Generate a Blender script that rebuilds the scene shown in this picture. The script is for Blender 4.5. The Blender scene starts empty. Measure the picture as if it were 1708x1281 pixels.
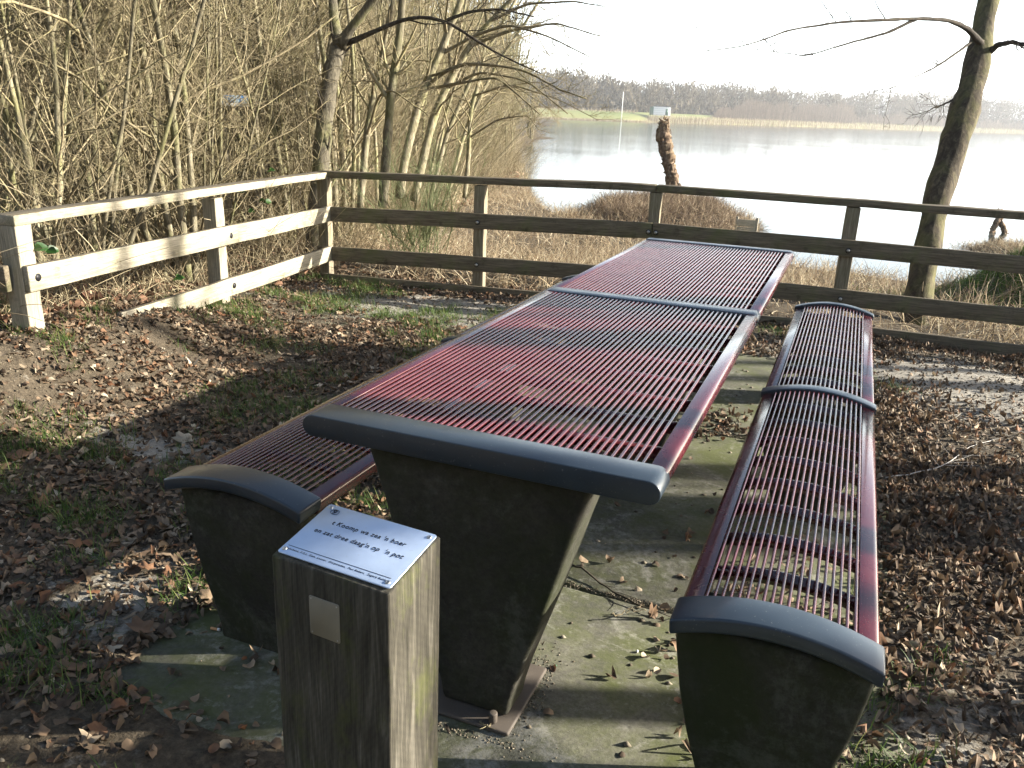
import bpy, math, random
import numpy as np
from mathutils import Matrix, Vector

rng = np.random.default_rng(7)
random.seed(7)
S = bpy.context.scene
COL = S.collection

# ------------------------------------------------------------------ camera, sky, sun, exposure
CAM = np.array([1.09079, -1.50979, 1.42436])
RM = np.array([[0.92436439, 0.37969772, 0.03714984],
               [-0.15202687, 0.2772858, 0.94868352],
               [-0.34991184, 0.88257704, -0.31403737]])      # rows: right, up, forward
cam = bpy.data.cameras.new('camera'); camo = bpy.data.objects.new('camera', cam); COL.objects.link(camo)
m = Matrix.Identity(4)
for i in range(3):
    m[i][0] = RM[0][i]; m[i][1] = RM[1][i]; m[i][2] = -RM[2][i]; m[i][3] = CAM[i]
camo.matrix_world = m
cam.sensor_width = 36; cam.lens = 1378.87 / 1708 * 36
cam.clip_start = 0.05; cam.clip_end = 5000
S.camera = camo

SUN_EL = math.radians(20.0)
SUN_AZ = math.atan2(1.0, 0.45)                    # from +Y towards +X
w = bpy.data.worlds.new("World"); S.world = w; w.use_nodes = True
wn = w.node_tree.nodes; sk = wn.new('ShaderNodeTexSky')
sk.sky_type = 'NISHITA'; sk.sun_disc = False
sk.sun_elevation = SUN_EL; sk.sun_rotation = SUN_AZ
sk.dust_density = 2.0; sk.air_density = 1.0; sk.ozone_density = 1.0
wl = w.node_tree.links                                   # pale winter haze: a white veil that is densest at the horizon, all the way round
tcw = wn.new('ShaderNodeTexCoord'); sep = wn.new('ShaderNodeSeparateXYZ'); wl.new(tcw.outputs['Generated'], sep.inputs[0])
ab = wn.new('ShaderNodeMath'); ab.operation = 'MAXIMUM'; wl.new(sep.outputs['Z'], ab.inputs[0]); ab.inputs[1].default_value = 0.0
mu = wn.new('ShaderNodeMath'); mu.operation = 'MULTIPLY'; wl.new(ab.outputs[0], mu.inputs[0]); mu.inputs[1].default_value = -9.0
ex = wn.new('ShaderNodeMath'); ex.operation = 'EXPONENT'; wl.new(mu.outputs[0], ex.inputs[0])
vm = wn.new('ShaderNodeVectorMath'); vm.operation = 'SCALE'; vm.inputs[0].default_value = (16.0, 17.0, 18.0); wl.new(ex.outputs[0], vm.inputs['Scale'])
va = wn.new('ShaderNodeVectorMath'); va.operation = 'ADD'; wl.new(sk.outputs[0], va.inputs[0]); wl.new(vm.outputs[0], va.inputs[1])
wl.new(va.outputs[0], wn['Background'].inputs[0])
wn['Background'].inputs[1].default_value = 0.068
sd = bpy.data.lights.new('sun', 'SUN'); sd.energy = 5.0; sd.angle = math.radians(0.55); sd.color = (1.0, 0.93, 0.81)
so = bpy.data.objects.new('sun', sd); COL.objects.link(so)
sv = Vector((math.sin(SUN_AZ) * math.cos(SUN_EL), math.cos(SUN_AZ) * math.cos(SUN_EL), math.sin(SUN_EL)))
so.rotation_euler = sv.to_track_quat('Z', 'Y').to_euler(); so.location = (30, 12, 20)
S.view_settings.view_transform = 'Standard'; S.view_settings.look = 'None'
S.view_settings.exposure = 2.0; S.view_settings.gamma = 1.0; S.view_settings.use_curve_mapping = False
S.cycles.max_bounces = 6; S.cycles.diffuse_bounces = 3; S.cycles.glossy_bounces = 3
S.cycles.volume_bounces = 1; S.cycles.transparent_max_bounces = 8
S.cycles.use_denoising = True

# ------------------------------------------------------------------ helpers
def ray(px, py):
    d = RM.T @ np.array([(px - 854) / 1378.87, -(py - 640.5) / 1378.87, 1.0]); return d
def at_depth(px, py, dist):
    return CAM + ray(px, py) * dist
def tag(o, label=None, cat=None, group=None, kind=None):
    if label: o['label'] = label
    if cat: o['category'] = cat
    if group: o['group'] = group
    if kind: o['kind'] = kind
    return o
def empty(name, loc=(0, 0, 0), rot=(0, 0, 0)):
    o = bpy.data.objects.new(name, None); COL.objects.link(o); o.location = loc; o.rotation_euler = rot
    o.empty_display_size = .2
    return o
def link(name, me, parent=None, loc=None, rot=None):
    o = bpy.data.objects.new(name, me); COL.objects.link(o)
    if parent is not None: o.parent = parent
    if loc is not None: o.location = loc
    if rot is not None: o.rotation_euler = rot
    return o
def npmesh(name, V, F, mat=None, attr=None, smooth=False):
    """V (n,3); F a list of int arrays (m,k)"""
    if not isinstance(F, (list, tuple)): F = [F]
    me = bpy.data.meshes.new(name); V = np.asarray(V, np.float32)
    me.vertices.add(len(V)); me.vertices.foreach_set('co', V.ravel())
    tot = np.concatenate([np.full(len(f), f.shape[1], np.int32) for f in F])
    idx = np.concatenate([f.ravel() for f in F]).astype(np.int32)
    st = np.concatenate([[0], np.cumsum(tot)[:-1]]).astype(np.int32)
    me.loops.add(len(idx)); me.loops.foreach_set('vertex_index', idx)
    me.polygons.add(len(tot)); me.polygons.foreach_set('loop_start', st); me.polygons.foreach_set('loop_total', tot)
    if smooth: me.polygons.foreach_set('use_smooth', np.ones(len(tot), bool))
    me.update(calc_edges=True)
    if attr is not None:
        a = me.attributes.new('tint', 'FLOAT', 'POINT'); a.data.foreach_set('value', np.asarray(attr, np.float32).ravel())
    if mat: me.materials.append(mat)
    me.validate(verbose=False)
    return me
def tubes(P, Rr, k=6, cap=True, jit=0.0):
    """P (N,n,3) R (N,n) -> V,F(quads), tris"""
    N, n, _ = P.shape
    T = np.gradient(P, axis=1); T /= np.linalg.norm(T, axis=2, keepdims=True) + 1e-9
    mean = P[:, -1] - P[:, 0]; mean /= np.linalg.norm(mean, axis=1, keepdims=True) + 1e-9
    ref = np.where(np.abs(mean[:, 2:3]) > .8, np.array([[1., .2, 0]]), np.array([[.1, .05, 1.]]))[:, None, :]
    A = np.cross(T, np.broadcast_to(ref, T.shape)); A /= np.linalg.norm(A, axis=2, keepdims=True) + 1e-9
    B = np.cross(T, A)
    th = np.arange(k) * 2 * np.pi / k
    rr = Rr[:, :, None]
    if jit: rr = rr * (1 + jit * rng.standard_normal((N, n, k)))
    else: rr = np.broadcast_to(rr, (N, n, k))
    V = P[:, :, None, :] + rr[..., None] * (np.cos(th)[None, None, :, None] * A[:, :, None, :] + np.sin(th)[None, None, :, None] * B[:, :, None, :])
    base = np.arange(N * n * k).reshape(N, n, k)
    a = base[:, :-1, :]; b = np.roll(a, -1, 2); d = base[:, 1:, :]; c = np.roll(d, -1, 2)
    F = np.stack([a, b, c, d], -1).reshape(-1, 4)
    out = [F]
    if cap and k >= 3:
        out.append(base[:, -1, :].reshape(-1, k)); out.append(base[:, 0, ::-1].reshape(-1, k))
    return V.reshape(-1, 3), out
class Acc:
    def __init__(s): s.V = []; s.F = {}; s.n = 0; s.t = []
    def add(s, V, F, tint=None):
        if not isinstance(F, (list, tuple)): F = [F]
        for f in F: s.F.setdefault(f.shape[1], []).append(f + s.n)
        s.V.append(V); s.n += len(V)
        s.t.append(np.full(len(V), .5) if tint is None else np.broadcast_to(tint, (len(V),)))
    def mesh(s, name, mat, smooth=False):
        return npmesh(name, np.concatenate(s.V), [np.concatenate(v) for v in s.F.values()], mat, np.concatenate(s.t), smooth)
def box(x0, x1, y0, y1, z0, z1):
    V = np.array([[x, y, z] for z in (z0, z1) for y in (y0, y1) for x in (x0, x1)], float)
    F = np.array([[0, 2, 3, 1], [4, 5, 7, 6], [0, 1, 5, 4], [2, 6, 7, 3], [0, 4, 6, 2], [1, 3, 7, 5]])
    return V, F
def bevel(o, w_=.004, seg=2):
    b = o.modifiers.new('bevel', 'BEVEL'); b.width = w_; b.segments = seg; b.limit_method = 'ANGLE'; b.angle_limit = math.radians(40)
    return o
def boxobj(name, dims, mat, parent=None, bv=.004, loc=None, rot=None):
    V, F = box(*dims); me = npmesh(name, V, F, mat); o = link(name, me, parent, loc, rot)
    if bv: bevel(o, bv)
    return o
def extr(prof, y0, y1, axis='y'):
    """closed profile [(x,z)..] CCW extruded along y"""
    p = np.array(prof, float); n = len(p)
    V = np.concatenate([np.c_[p[:, 0], np.full(n, y0), p[:, 1]], np.c_[p[:, 0], np.full(n, y1), p[:, 1]]])
    i = np.arange(n); j = (i + 1) % n
    return V, [np.stack([i, j, j + n, i + n], 1), np.arange(n)[::-1][None, :], (np.arange(n) + n)[None, :]]
def smoothstep(a, b, x):
    t = np.clip((x - a) / (b - a), 0, 1); return t * t * (3 - 2 * t)
def vnoise(x, y, seed=0, oct=4, f=1.0):
    """cheap value noise, vectorised"""
    r = 0; amp = 1; tot = 0
    for o_ in range(oct):
        xi = np.floor(x * f).astype(np.int64); yi = np.floor(y * f).astype(np.int64)
        fx = x * f - xi; fy = y * f - yi; fx = fx * fx * (3 - 2 * fx); fy = fy * fy * (3 - 2 * fy)
        def h(a, b):
            v = (a * 374761393 + b * 668265263 + seed * 982451653 + o_ * 1274126177) & 0x7fffffff
            v = ((v ^ (v >> 13)) * 1274126177) & 0x7fffffff
            return ((v ^ (v >> 16)) & 0xffff) / 65535.0
        v = (h(xi, yi) * (1 - fx) + h(xi + 1, yi) * fx) * (1 - fy) + (h(xi, yi + 1) * (1 - fx) + h(xi + 1, yi + 1) * fx) * fy
        r = r + amp * v; tot += amp; amp *= .5; f *= 2.03
    return r / tot

# ------------------------------------------------------------------ materials
def newmat(name):
    mt = bpy.data.materials.new(name); mt.use_nodes = True
    nt = mt.node_tree; b = nt.nodes['Principled BSDF']; return mt, nt, b
def N(nt, t, **kw):
    n = nt.nodes.new(t)
    for k, v in kw.items():
        if k.startswith('i_'): n.inputs[k[2:].replace('_', ' ')].default_value = v
        else: setattr(n, k, v)
    return n
def ramp(nt, stops, fac):
    r = nt.nodes.new('ShaderNodeValToRGB'); e = r.color_ramp.elements
    while len(e) < len(stops): e.new(.5)
    for el, (p, c) in zip(e, stops): el.position = p; el.color = (*c, 1) if len(c) == 3 else c
    nt.links.new(fac, r.inputs[0]); return r
def noise(nt, vec, scale, detail=6, rough=.6, dist=0.):
    n = N(nt, 'ShaderNodeTexNoise'); n.inputs['Scale'].default_value = scale; n.inputs['Detail'].default_value = detail
    n.inputs['Roughness'].default_value = rough; n.inputs['Distortion'].default_value = dist
    if vec is not None: nt.links.new(vec, n.inputs['Vector'])
    return n.outputs['Fac']
def mapping(nt, vec, scale=(1, 1, 1), rot=(0, 0, 0)):
    mp = N(nt, 'ShaderNodeMapping'); mp.inputs['Scale'].default_value = scale; mp.inputs['Rotation'].default_value = rot
    nt.links.new(vec, mp.inputs[0]); return mp.outputs[0]
def mix(nt, fac, a, b, mode='MIX'):
    mx = N(nt, 'ShaderNodeMix', data_type='RGBA', blend_type=mode)
    for s, v in ((mx.inputs[0], fac), (mx.inputs[6], a), (mx.inputs[7], b)):
        if isinstance(v, (tuple, float, int)): s.default_value = (*v, 1) if isinstance(v, tuple) else v
        else: nt.links.new(v, s)
    return mx.outputs[2]
def bump(nt, b, h, strength=.4, dist=.01, prev=None):
    bp = N(nt, 'ShaderNodeBump'); bp.inputs['Strength'].default_value = strength; bp.inputs['Distance'].default_value = dist
    nt.links.new(h, bp.inputs['Height'])
    if prev: nt.links.new(prev, bp.inputs['Normal'])
    nt.links.new(bp.outputs[0], b.inputs['Normal']); return bp.outputs[0]
def math2(nt, op, a, b_):
    n = N(nt, 'ShaderNodeMath', operation=op)
    for s, v in ((n.inputs[0], a), (n.inputs[1], b_)):
        if isinstance(v, (int, float)): s.default_value = v
        else: nt.links.new(v, s)
    return n.outputs[0]
def attr(nt, name='tint'):
    a = N(nt, 'ShaderNodeAttribute'); a.attribute_name = name; return a

def mat_ramp_tint(name, stops, rough=.8, nscale=0, spec=.3, transl=0):
    mt, nt, b = newmat(name); a = attr(nt).outputs['Fac']
    r = ramp(nt, stops, a); c = r.outputs[0]
    if nscale:
        nz = noise(nt, N(nt, 'ShaderNodeTexCoord').outputs['Object'], nscale, 3)
        c = mix(nt, .55, c, ramp(nt, [(.3, (.35, .35, .35)), (.7, (1.3, 1.3, 1.3))], nz).outputs[0], 'MULTIPLY')
    nt.links.new(c, b.inputs['Base Color'])
    b.inputs['Roughness'].default_value = rough; b.inputs['Specular IOR Level'].default_value = spec
    if transl:
        t = N(nt, 'ShaderNodeBsdfTranslucent'); nt.links.new(c, t.inputs[0]); ms = N(nt, 'ShaderNodeMixShader'); ms.inputs[0].default_value = transl
        nt.links.new(b.outputs[0], ms.inputs[1]); nt.links.new(t.outputs[0], ms.inputs[2]); nt.links.new(ms.outputs[0], nt.nodes['Material Output'].inputs[0])
    return mt

def mat_wood(name, base, dark, algae=.35, vert=False):
    mt, nt, b = newmat(name); oc = N(nt, 'ShaderNodeTexCoord').outputs['Object']
    sc = (14, 14, .9) if vert else (.9, 14, 14)
    g = noise(nt, mapping(nt, oc, sc), 6, 8, .65, .6)
    r = ramp(nt, [(.25, dark), (.5, tuple((x + y) / 2 for x, y in zip(base, dark))), (.7, base)], g)
    g2 = noise(nt, mapping(nt, oc, (60, 60, 1.5) if vert else (1.5, 60, 60)), 4, 4)
    c = mix(nt, .5, r.outputs[0], ramp(nt, [(.35, (.45, .43, .4)), (.55, (1.1, 1.1, 1.1))], g2).outputs[0], 'MULTIPLY')
    st = noise(nt, oc, 3.1, 5, .7)
    c = mix(nt, ramp(nt, [(.48, (0, 0, 0)), (.72, (algae,) * 3)], st).outputs[0], c, (.10, .125, .035))
    st2 = noise(nt, oc, 9.0, 6, .75)
    c = mix(nt, ramp(nt, [(.56, (0, 0, 0)), (.7, (.6,) * 3)], st2).outputs[0], c, tuple(x * .45 for x in dark))
    ge = N(nt, 'ShaderNodeNewGeometry').outputs['Normal']; sp_ = N(nt, 'ShaderNodeSeparateXYZ'); nt.links.new(ge, sp_.inputs[0])     # lichen and dirt settle on the upper faces
    up_ = math2(nt, 'ADD', sp_.outputs['Z'], math2(nt, 'MULTIPLY', math2(nt, 'SUBTRACT', st2, .5), .8))
    c = mix(nt, ramp(nt, [(.6, (0, 0, 0)), (.85, (.8,) * 3)], up_).outputs[0], c, (.075, .06, .04))
    nt.links.new(c, b.inputs['Base Color']); b.inputs['Roughness'].default_value = .85; b.inputs['Specular IOR Level'].default_value = .25
    n1 = bump(nt, b, g2, .5, .004); bump(nt, b, g, .5, .006, n1)
    return mt
M_fence = mat_wood('shade_toned_fence_wood', (.20, .17, .12), (.055, .044, .028), .6)  # front rails: their shade is painted in as a darker wood
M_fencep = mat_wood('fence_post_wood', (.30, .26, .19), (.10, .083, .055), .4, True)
M_fencel = mat_wood('sunlit_toned_fence_wood', (.42, .385, .30), (.20, .175, .125), .4)  # same timber, with the sunlight put into a lighter colour
M_fencelp = mat_wood('sunlit_toned_post_wood', (.42, .385, .30), (.20, .175, .125), .35, True)  # post version, sunlight likewise put into the colour

def mat_post():
    mt, nt, b = newmat('sawn_oak'); oc = N(nt, 'ShaderNodeTexCoord').outputs['Object']
    g = noise(nt, mapping(nt, oc, (16, 16, 1.2)), 5, 8, .6, .8)
    r = ramp(nt, [(.3, (.03, .028, .021)), (.55, (.07, .064, .050)), (.72, (.14, .13, .105))], g)
    wv = N(nt, 'ShaderNodeTexWave', wave_type='BANDS', bands_direction='Z'); wv.inputs['Scale'].default_value = 38; wv.inputs['Distortion'].default_value = 3.5; wv.inputs['Detail'].default_value = 3; wv.inputs['Detail Scale'].default_value = 2.2
    nt.links.new(mapping(nt, oc, (1, 1, 1), (.75, .8, .2)), wv.inputs[0])
    c = mix(nt, .12, r.outputs[0], ramp(nt, [(0, (.5, .5, .5)), (1, (1.35, 1.32, 1.25))], wv.outputs['Fac']).outputs[0], 'MULTIPLY')
    fine = noise(nt, mapping(nt, oc, (90, 90, 3)), 3, 4, .7)
    c = mix(nt, .6, c, ramp(nt, [(.3, (.45, .45, .45)), (.6, (1.15, 1.15, 1.15))], fine).outputs[0], 'MULTIPLY')
    al = noise(nt, mapping(nt, oc, (5, 5, 3)), 2.0, 6, .7)
    c = mix(nt, ramp(nt, [(.5, (0, 0, 0)), (.68, (.55,) * 3)], al).outputs[0], c, (.09, .105, .02))
    nt.links.new(c, b.inputs['Base Color']); b.inputs['Roughness'].default_value = .85; b.inputs['Specular IOR Level'].default_value = .2
    bump(nt, b, fine, .5, .003)
    return mt
M_post = mat_post()

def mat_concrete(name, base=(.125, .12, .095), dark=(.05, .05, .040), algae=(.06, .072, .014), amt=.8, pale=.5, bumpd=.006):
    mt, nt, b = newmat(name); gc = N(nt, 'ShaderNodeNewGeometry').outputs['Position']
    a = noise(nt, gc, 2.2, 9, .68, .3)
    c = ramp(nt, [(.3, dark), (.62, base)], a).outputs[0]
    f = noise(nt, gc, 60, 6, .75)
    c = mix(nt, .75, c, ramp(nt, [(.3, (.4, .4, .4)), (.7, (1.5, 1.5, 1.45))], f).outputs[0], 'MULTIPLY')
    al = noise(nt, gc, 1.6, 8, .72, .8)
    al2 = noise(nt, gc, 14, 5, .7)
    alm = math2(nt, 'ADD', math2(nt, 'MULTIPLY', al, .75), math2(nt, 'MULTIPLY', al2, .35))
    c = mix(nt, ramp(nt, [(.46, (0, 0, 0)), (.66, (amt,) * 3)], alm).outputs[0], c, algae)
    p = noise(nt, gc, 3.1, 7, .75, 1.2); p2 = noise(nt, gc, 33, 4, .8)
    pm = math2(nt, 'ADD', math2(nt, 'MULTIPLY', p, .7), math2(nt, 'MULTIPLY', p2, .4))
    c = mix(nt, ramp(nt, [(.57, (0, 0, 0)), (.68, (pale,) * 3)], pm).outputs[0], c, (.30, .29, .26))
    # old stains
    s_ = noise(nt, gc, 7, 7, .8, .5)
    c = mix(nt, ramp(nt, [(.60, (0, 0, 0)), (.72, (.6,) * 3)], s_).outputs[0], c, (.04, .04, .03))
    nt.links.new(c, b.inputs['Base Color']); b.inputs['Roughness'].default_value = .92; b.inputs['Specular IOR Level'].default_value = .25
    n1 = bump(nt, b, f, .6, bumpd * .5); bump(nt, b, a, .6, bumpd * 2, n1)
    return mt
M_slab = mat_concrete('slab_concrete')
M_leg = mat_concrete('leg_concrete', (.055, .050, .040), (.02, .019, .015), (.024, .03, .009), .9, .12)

def mat_metal(name, col, rough=.35, coat=.4, spec=.5, fade=None):
    mt, nt, b = newmat(name); gc = N(nt, 'ShaderNodeNewGeometry').outputs['Position']
    n_ = noise(nt, gc, 9, 5, .6)
    c = mix(nt, .5, col, ramp(nt, [(.3, (.7, .7, .7)), (.7, (1.25, 1.25, 1.25))], n_).outputs[0], 'MULTIPLY')
    d = noise(nt, gc, 160, 3, .6)
    c = mix(nt, ramp(nt, [(.66, (0, 0, 0)), (.74, (.35,) * 3)], d).outputs[0], c, (.3, .29, .25))
    nt.links.new(c, b.inputs['Base Color'])
    rr = ramp(nt, [(.3, (rough * .8,) * 3), (.7, (rough * 1.25,) * 3)], n_).outputs[0]
    nt.links.new(rr, b.inputs['Roughness']); b.inputs['Specular IOR Level'].default_value = spec
    b.inputs['Coat Weight'].default_value = coat; b.inputs['Coat Roughness'].default_value = .16
    return mt
M_red = mat_metal('maroon_powder_coat', (.066, .006, .009), .25, .75, .6)
M_cap = mat_metal('slate_coated_casting', (.019, .030, .042), .36, .3, .5)
M_steel = mat_metal('galvanised_steel', (.38, .38, .37), .35, 0, .6); M_steel.node_tree.nodes['Principled BSDF'].inputs['Metallic'].default_value = .9
M_rust = mat_metal('rusty_steel', (.075, .062, .05), .7, 0, .3)
M_plate = mat_metal('sky_tinted_plate', (.42, .52, .68), .40, .2, .5)  # blue in the base colour paints in the sky's reflection
M_plate.node_tree.nodes['Principled BSDF'].inputs['Metallic'].default_value = .6
M_ink = mat_metal('black_engraving', (.012, .012, .014), .5, 0, .3)
M_small = mat_metal('bronzed_plate', (.22, .20, .155), .5, 0, .4)

def mat_ground():
    mt, nt, b = newmat('soil'); gc = N(nt, 'ShaderNodeNewGeometry').outputs['Position']
    sand = attr(nt, 'sand').outputs['Fac']; moss = attr(nt, 'moss').outputs['Fac']
    a = noise(nt, gc, 3, 8, .7); f = noise(nt, gc, 45, 7, .75); g = noise(nt, gc, 14, 6, .7)
    soil = ramp(nt, [(.3, (.032, .026, .018)), (.55, (.09, .072, .05)), (.75, (.17, .14, .097))], f).outputs[0]
    sandc = ramp(nt, [(.25, (.13, .12, .10)), (.5, (.26, .24, .205)), (.75, (.36, .34, .29))], f).outputs[0]
    fac = math2(nt, 'ADD', sand, math2(nt, 'MULTIPLY', math2(nt, 'SUBTRACT', g, .5), 1.6))
    c = mix(nt, ramp(nt, [(.38, (0, 0, 0)), (.62, (1, 1, 1))], fac).outputs[0], soil, sandc)
    c = mix(nt, .4, c, ramp(nt, [(.3, (.6, .6, .6)), (.7, (1.3, 1.3, 1.3))], a).outputs[0], 'MULTIPLY')
    mf = math2(nt, 'ADD', moss, math2(nt, 'MULTIPLY', math2(nt, 'SUBTRACT', g, .5), 1.4))
    c = mix(nt, ramp(nt, [(.45, (0, 0, 0)), (.7, (.85,) * 3)], mf).outputs[0], c, ramp(nt, [(.3, (.03, .05, .01)), (.7, (.075, .11, .022))], f).outputs[0])
    nt.links.new(c, b.inputs['Base Color']); b.inputs['Roughness'].default_value = .95; b.inputs['Specular IOR Level'].default_value = .15
    n1 = bump(nt, b, f, .8, .012); bump(nt, b, g, .8, .03, n1)
    return mt
M_ground = mat_ground()

def mat_bark(name, c1, c2, c3, sc=1.0, algae=.5, light=None):
    mt, nt, b = newmat(name); gc = N(nt, 'ShaderNodeTexCoord').outputs['Object']
    info = N(nt, 'ShaderNodeObjectInfo').outputs['Random']
    g = noise(nt, mapping(nt, gc, (22 * sc, 22 * sc, 5 * sc)), 1.5, 7, .7, .5)
    c = ramp(nt, [(.3, c1), (.5, c2), (.7, c3)], g).outputs[0]
    p = noise(nt, mapping(nt, gc, (3, 3, 1.6)), 1.5, 4, .6)
    c = mix(nt, ramp(nt, [(.45, (0, 0, 0)), (.62, (algae,) * 3)], p).outputs[0], c, (.15, .16, .045))
    v = N(nt, 'ShaderNodeMapRange'); nt.links.new(info, v.inputs[0]); v.inputs[3].default_value = .7; v.inputs[4].default_value = 1.25
    hv = N(nt, 'ShaderNodeHueSaturation'); nt.links.new(v.outputs[0], hv.inputs['Value']); nt.links.new(c, hv.inputs['Color'])
    nt.links.new(hv.outputs[0], b.inputs['Base Color']); b.inputs['Roughness'].default_value = .88; b.inputs['Specular IOR Level'].default_value = .2
    bump(nt, b, g, .8, .012)
    return mt
M_bark = mat_bark('olive_bark', (.06, .052, .034), (.17, .15, .10), (.31, .28, .20), 1.0, .42)
M_birch = mat_bark('pale_bark', (.10, .09, .07), (.28, .26, .21), (.42, .40, .33), .7, .25)
M_darkbark = mat_bark('dark_bark', (.03, .026, .018), (.08, .07, .05), (.16, .14, .10), 1.0, .35)
M_twig = mat_bark('twig_bark', (.12, .095, .06), (.24, .20, .125), (.34, .29, .19), .6, .3)
M_darktwig = mat_bark('dark_twig_bark', (.02, .016, .013), (.042, .034, .026), (.085, .068, .05), .6, .05)
M_alder = mat_bark('alder_bark', (.02, .016, .011), (.05, .04, .026), (.12, .098, .065), .8, .3)
M_willow = mat_bark('weathered_willow', (.05, .03, .018), (.15, .10, .065), (.34, .27, .18), .8, .1)

M_leaf = mat_ramp_tint('dead_leaf', [(0, (.04, .029, .019)), (.3, (.105, .072, .046)), (.55, (.20, .145, .092)), (.66, (.18, .085, .042)), (.8, (.33, .255, .17)), (1, (.48, .42, .32))], .75, 25, .3, .15)
M_litter = mat_ramp_tint('woodland_leaf', [(0, (.07, .045, .03)), (.4, (.20, .11, .07)), (.7, (.30, .18, .115)), (1, (.45, .34, .24))], .8, 0, .2, .1)
M_reed = mat_ramp_tint('dead_reed', [(0, (.12, .085, .055)), (.4, (.33, .25, .16)), (.75, (.50, .41, .27)), (1, (.62, .56, .42))], .8, 0, .2, .2)
M_grass = mat_ramp_tint('grass_blade', [(0, (.035, .07, .012)), (.6, (.075, .135, .025)), (1, (.19, .20, .07))], .6, 0, .3, .3)
M_bramble = mat_ramp_tint('bramble_leaf', [(0, (.018, .055, .012)), (1, (.05, .12, .022))], .45, 0, .4, .3)
M_broom = mat_ramp_tint('broom_needle', [(0, (.13, .16, .07)), (1, (.28, .31, .15))], .7, 0, .3, .3)

# ------------------------------------------------------------------ terrain
def fence_y(x): return 4.80 + .127 * (x + .29)
SX = np.array([-900, -400, -120, -60, -45, -24, -17, -11.2, -8.6, -7.0, -6.3, -5.6, -4.6, -3.0, -.5, .6, 3.0, 6, 10, 20, 60, 900.])
SY = np.array([900, 560, 300, 190, 120, 70, 44, 29, 24., 20.0, 18.3, 17.0, 15.2, 13.8, 13.2, 12.2, 12.4, 13.4, 15, 18, 30, 60.])
def shore(x, y):
    s = np.interp(x, SX, SY) - y
    isl = (1 - np.sqrt(((x + 2.65) / 1.95) ** 2 + ((y - 16.0) / 3.1) ** 2)) * 2.0
    md = (1 - np.sqrt(((x - 4.3) / 1.5) ** 2 + ((y - 16.3) / 1.5) ** 2)) * 1.5
    return np.maximum(np.maximum(s, isl), md), isl, md
WATER = -.75
def slab_in(x, y):
    # distance inside the outline of the concrete slabs (negative outside)
    a_ = np.minimum(np.minimum(x + .53, 1.40 - x), np.minimum(3.80 - y, y + .29)); b_ = np.minimum(np.minimum(x - .10, 1.40 - x), -.2 - y)
    return np.maximum(a_, b_)
def height(x, y):
    x = np.asarray(x, float); y = np.asarray(y, float)
    s, isl, md = shore(x, y)
    d = y - fence_y(x)
    bank = -.56 * smoothstep(.15, 5.5, d)
    woods = -.42 * smoothstep(0, 14, y - 4) + .10 * smoothstep(0, 6, -x - 3)
    wt = smoothstep(-3.2, -5.2, x) * smoothstep(-2.0, 2.5, 40 - y)
    h = np.where(x > -3.2, bank, bank * (1 - wt) + woods * wt)
    h = np.where(y < 4, np.where(x < -3.2, .10 * smoothstep(0, 6, -x - 3), 0), h)
    h = h - .09 * smoothstep(.3, 2.2, x) * smoothstep(3.4, 4.9, y)
    ridge = np.interp(y, [-3, .2, 1.1, 2.0, 2.5, 2.9, 3.6, 4.2], [.05, .28, .35, .27, .17, .10, .03, 0.])
    xf = -2.47 - .164 * (y - 1.18)
    h = h + ridge * np.where(x > xf, np.exp(-((x - xf) / .42) ** 2), np.exp(-((x - xf) / 2.2) ** 2))
    # soft roughness
    slabm = 1 - smoothstep(.0, .07, slab_in(x, y) - .12 * (vnoise(x, y, 15, 4, 5.) - .35))
    h = h + (.05 * (vnoise(x, y, 3, 4, 1.1) - .5) + .03 * (vnoise(x, y, 4, 3, 6.) - .5)) * smoothstep(.0, .3, -slab_in(x, y))
    h = h - .035 * (1 - slabm) + .009 * slabm
    h = h + .25 * (vnoise(x, y, 9, 3, .35) - .5) * smoothstep(1.0, 5, d) * smoothstep(0, 1.5, s)
    # green mound right of the tree
    h = h + .72 * np.exp(-(((x - 3.1) / .85) ** 2 + ((y - 8.3) / .9) ** 2))
    land = smoothstep(-.2, 1.3, s)
    h = h * land + (WATER - .12) * (1 - land)
    h = np.where(isl > 0, np.maximum(h, WATER - .1 + .48 * smoothstep(0, .95, isl) + .12 * (vnoise(x, y, 5, 3, 1.5) - .5)), h)
    h = np.where(md > 0, np.maximum(h, WATER - .1 + .22 * smoothstep(0, .9, md)), h)
    h = np.where(s < 0, WATER - .12 - .5 * smoothstep(0, 4, -s), h)
    return h
def axis(lo, hi, a, b, fine, grow=1.18):
    c = list(np.arange(a, b, fine)); st = fine; v = b
    while v < hi: c.append(v); st *= grow; v += st
    c.append(hi); st = fine; v = a
    left = []
    while v > lo: st *= grow; v -= st; left.append(max(v, lo))
    return np.unique(np.array(sorted(left) + c))
gx = axis(-950, 950, -9, 7, .07, 1.15); gy = axis(-950, 950, -2.5, 19, .075, 1.15)
X, Y = np.meshgrid(gx, gy); Z = height(X, Y)
V = np.c_[X.ravel(), Y.ravel(), Z.ravel()]; nx, ny = len(gx), len(gy)
idx = np.arange(nx * ny).reshape(ny, nx)
F = np.stack([idx[:-1, :-1], idx[:-1, 1:], idx[1:, 1:], idx[1:, :-1]], -1).reshape(-1, 4)
gme = npmesh('ground', V, F, M_ground, smooth=True)
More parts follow.
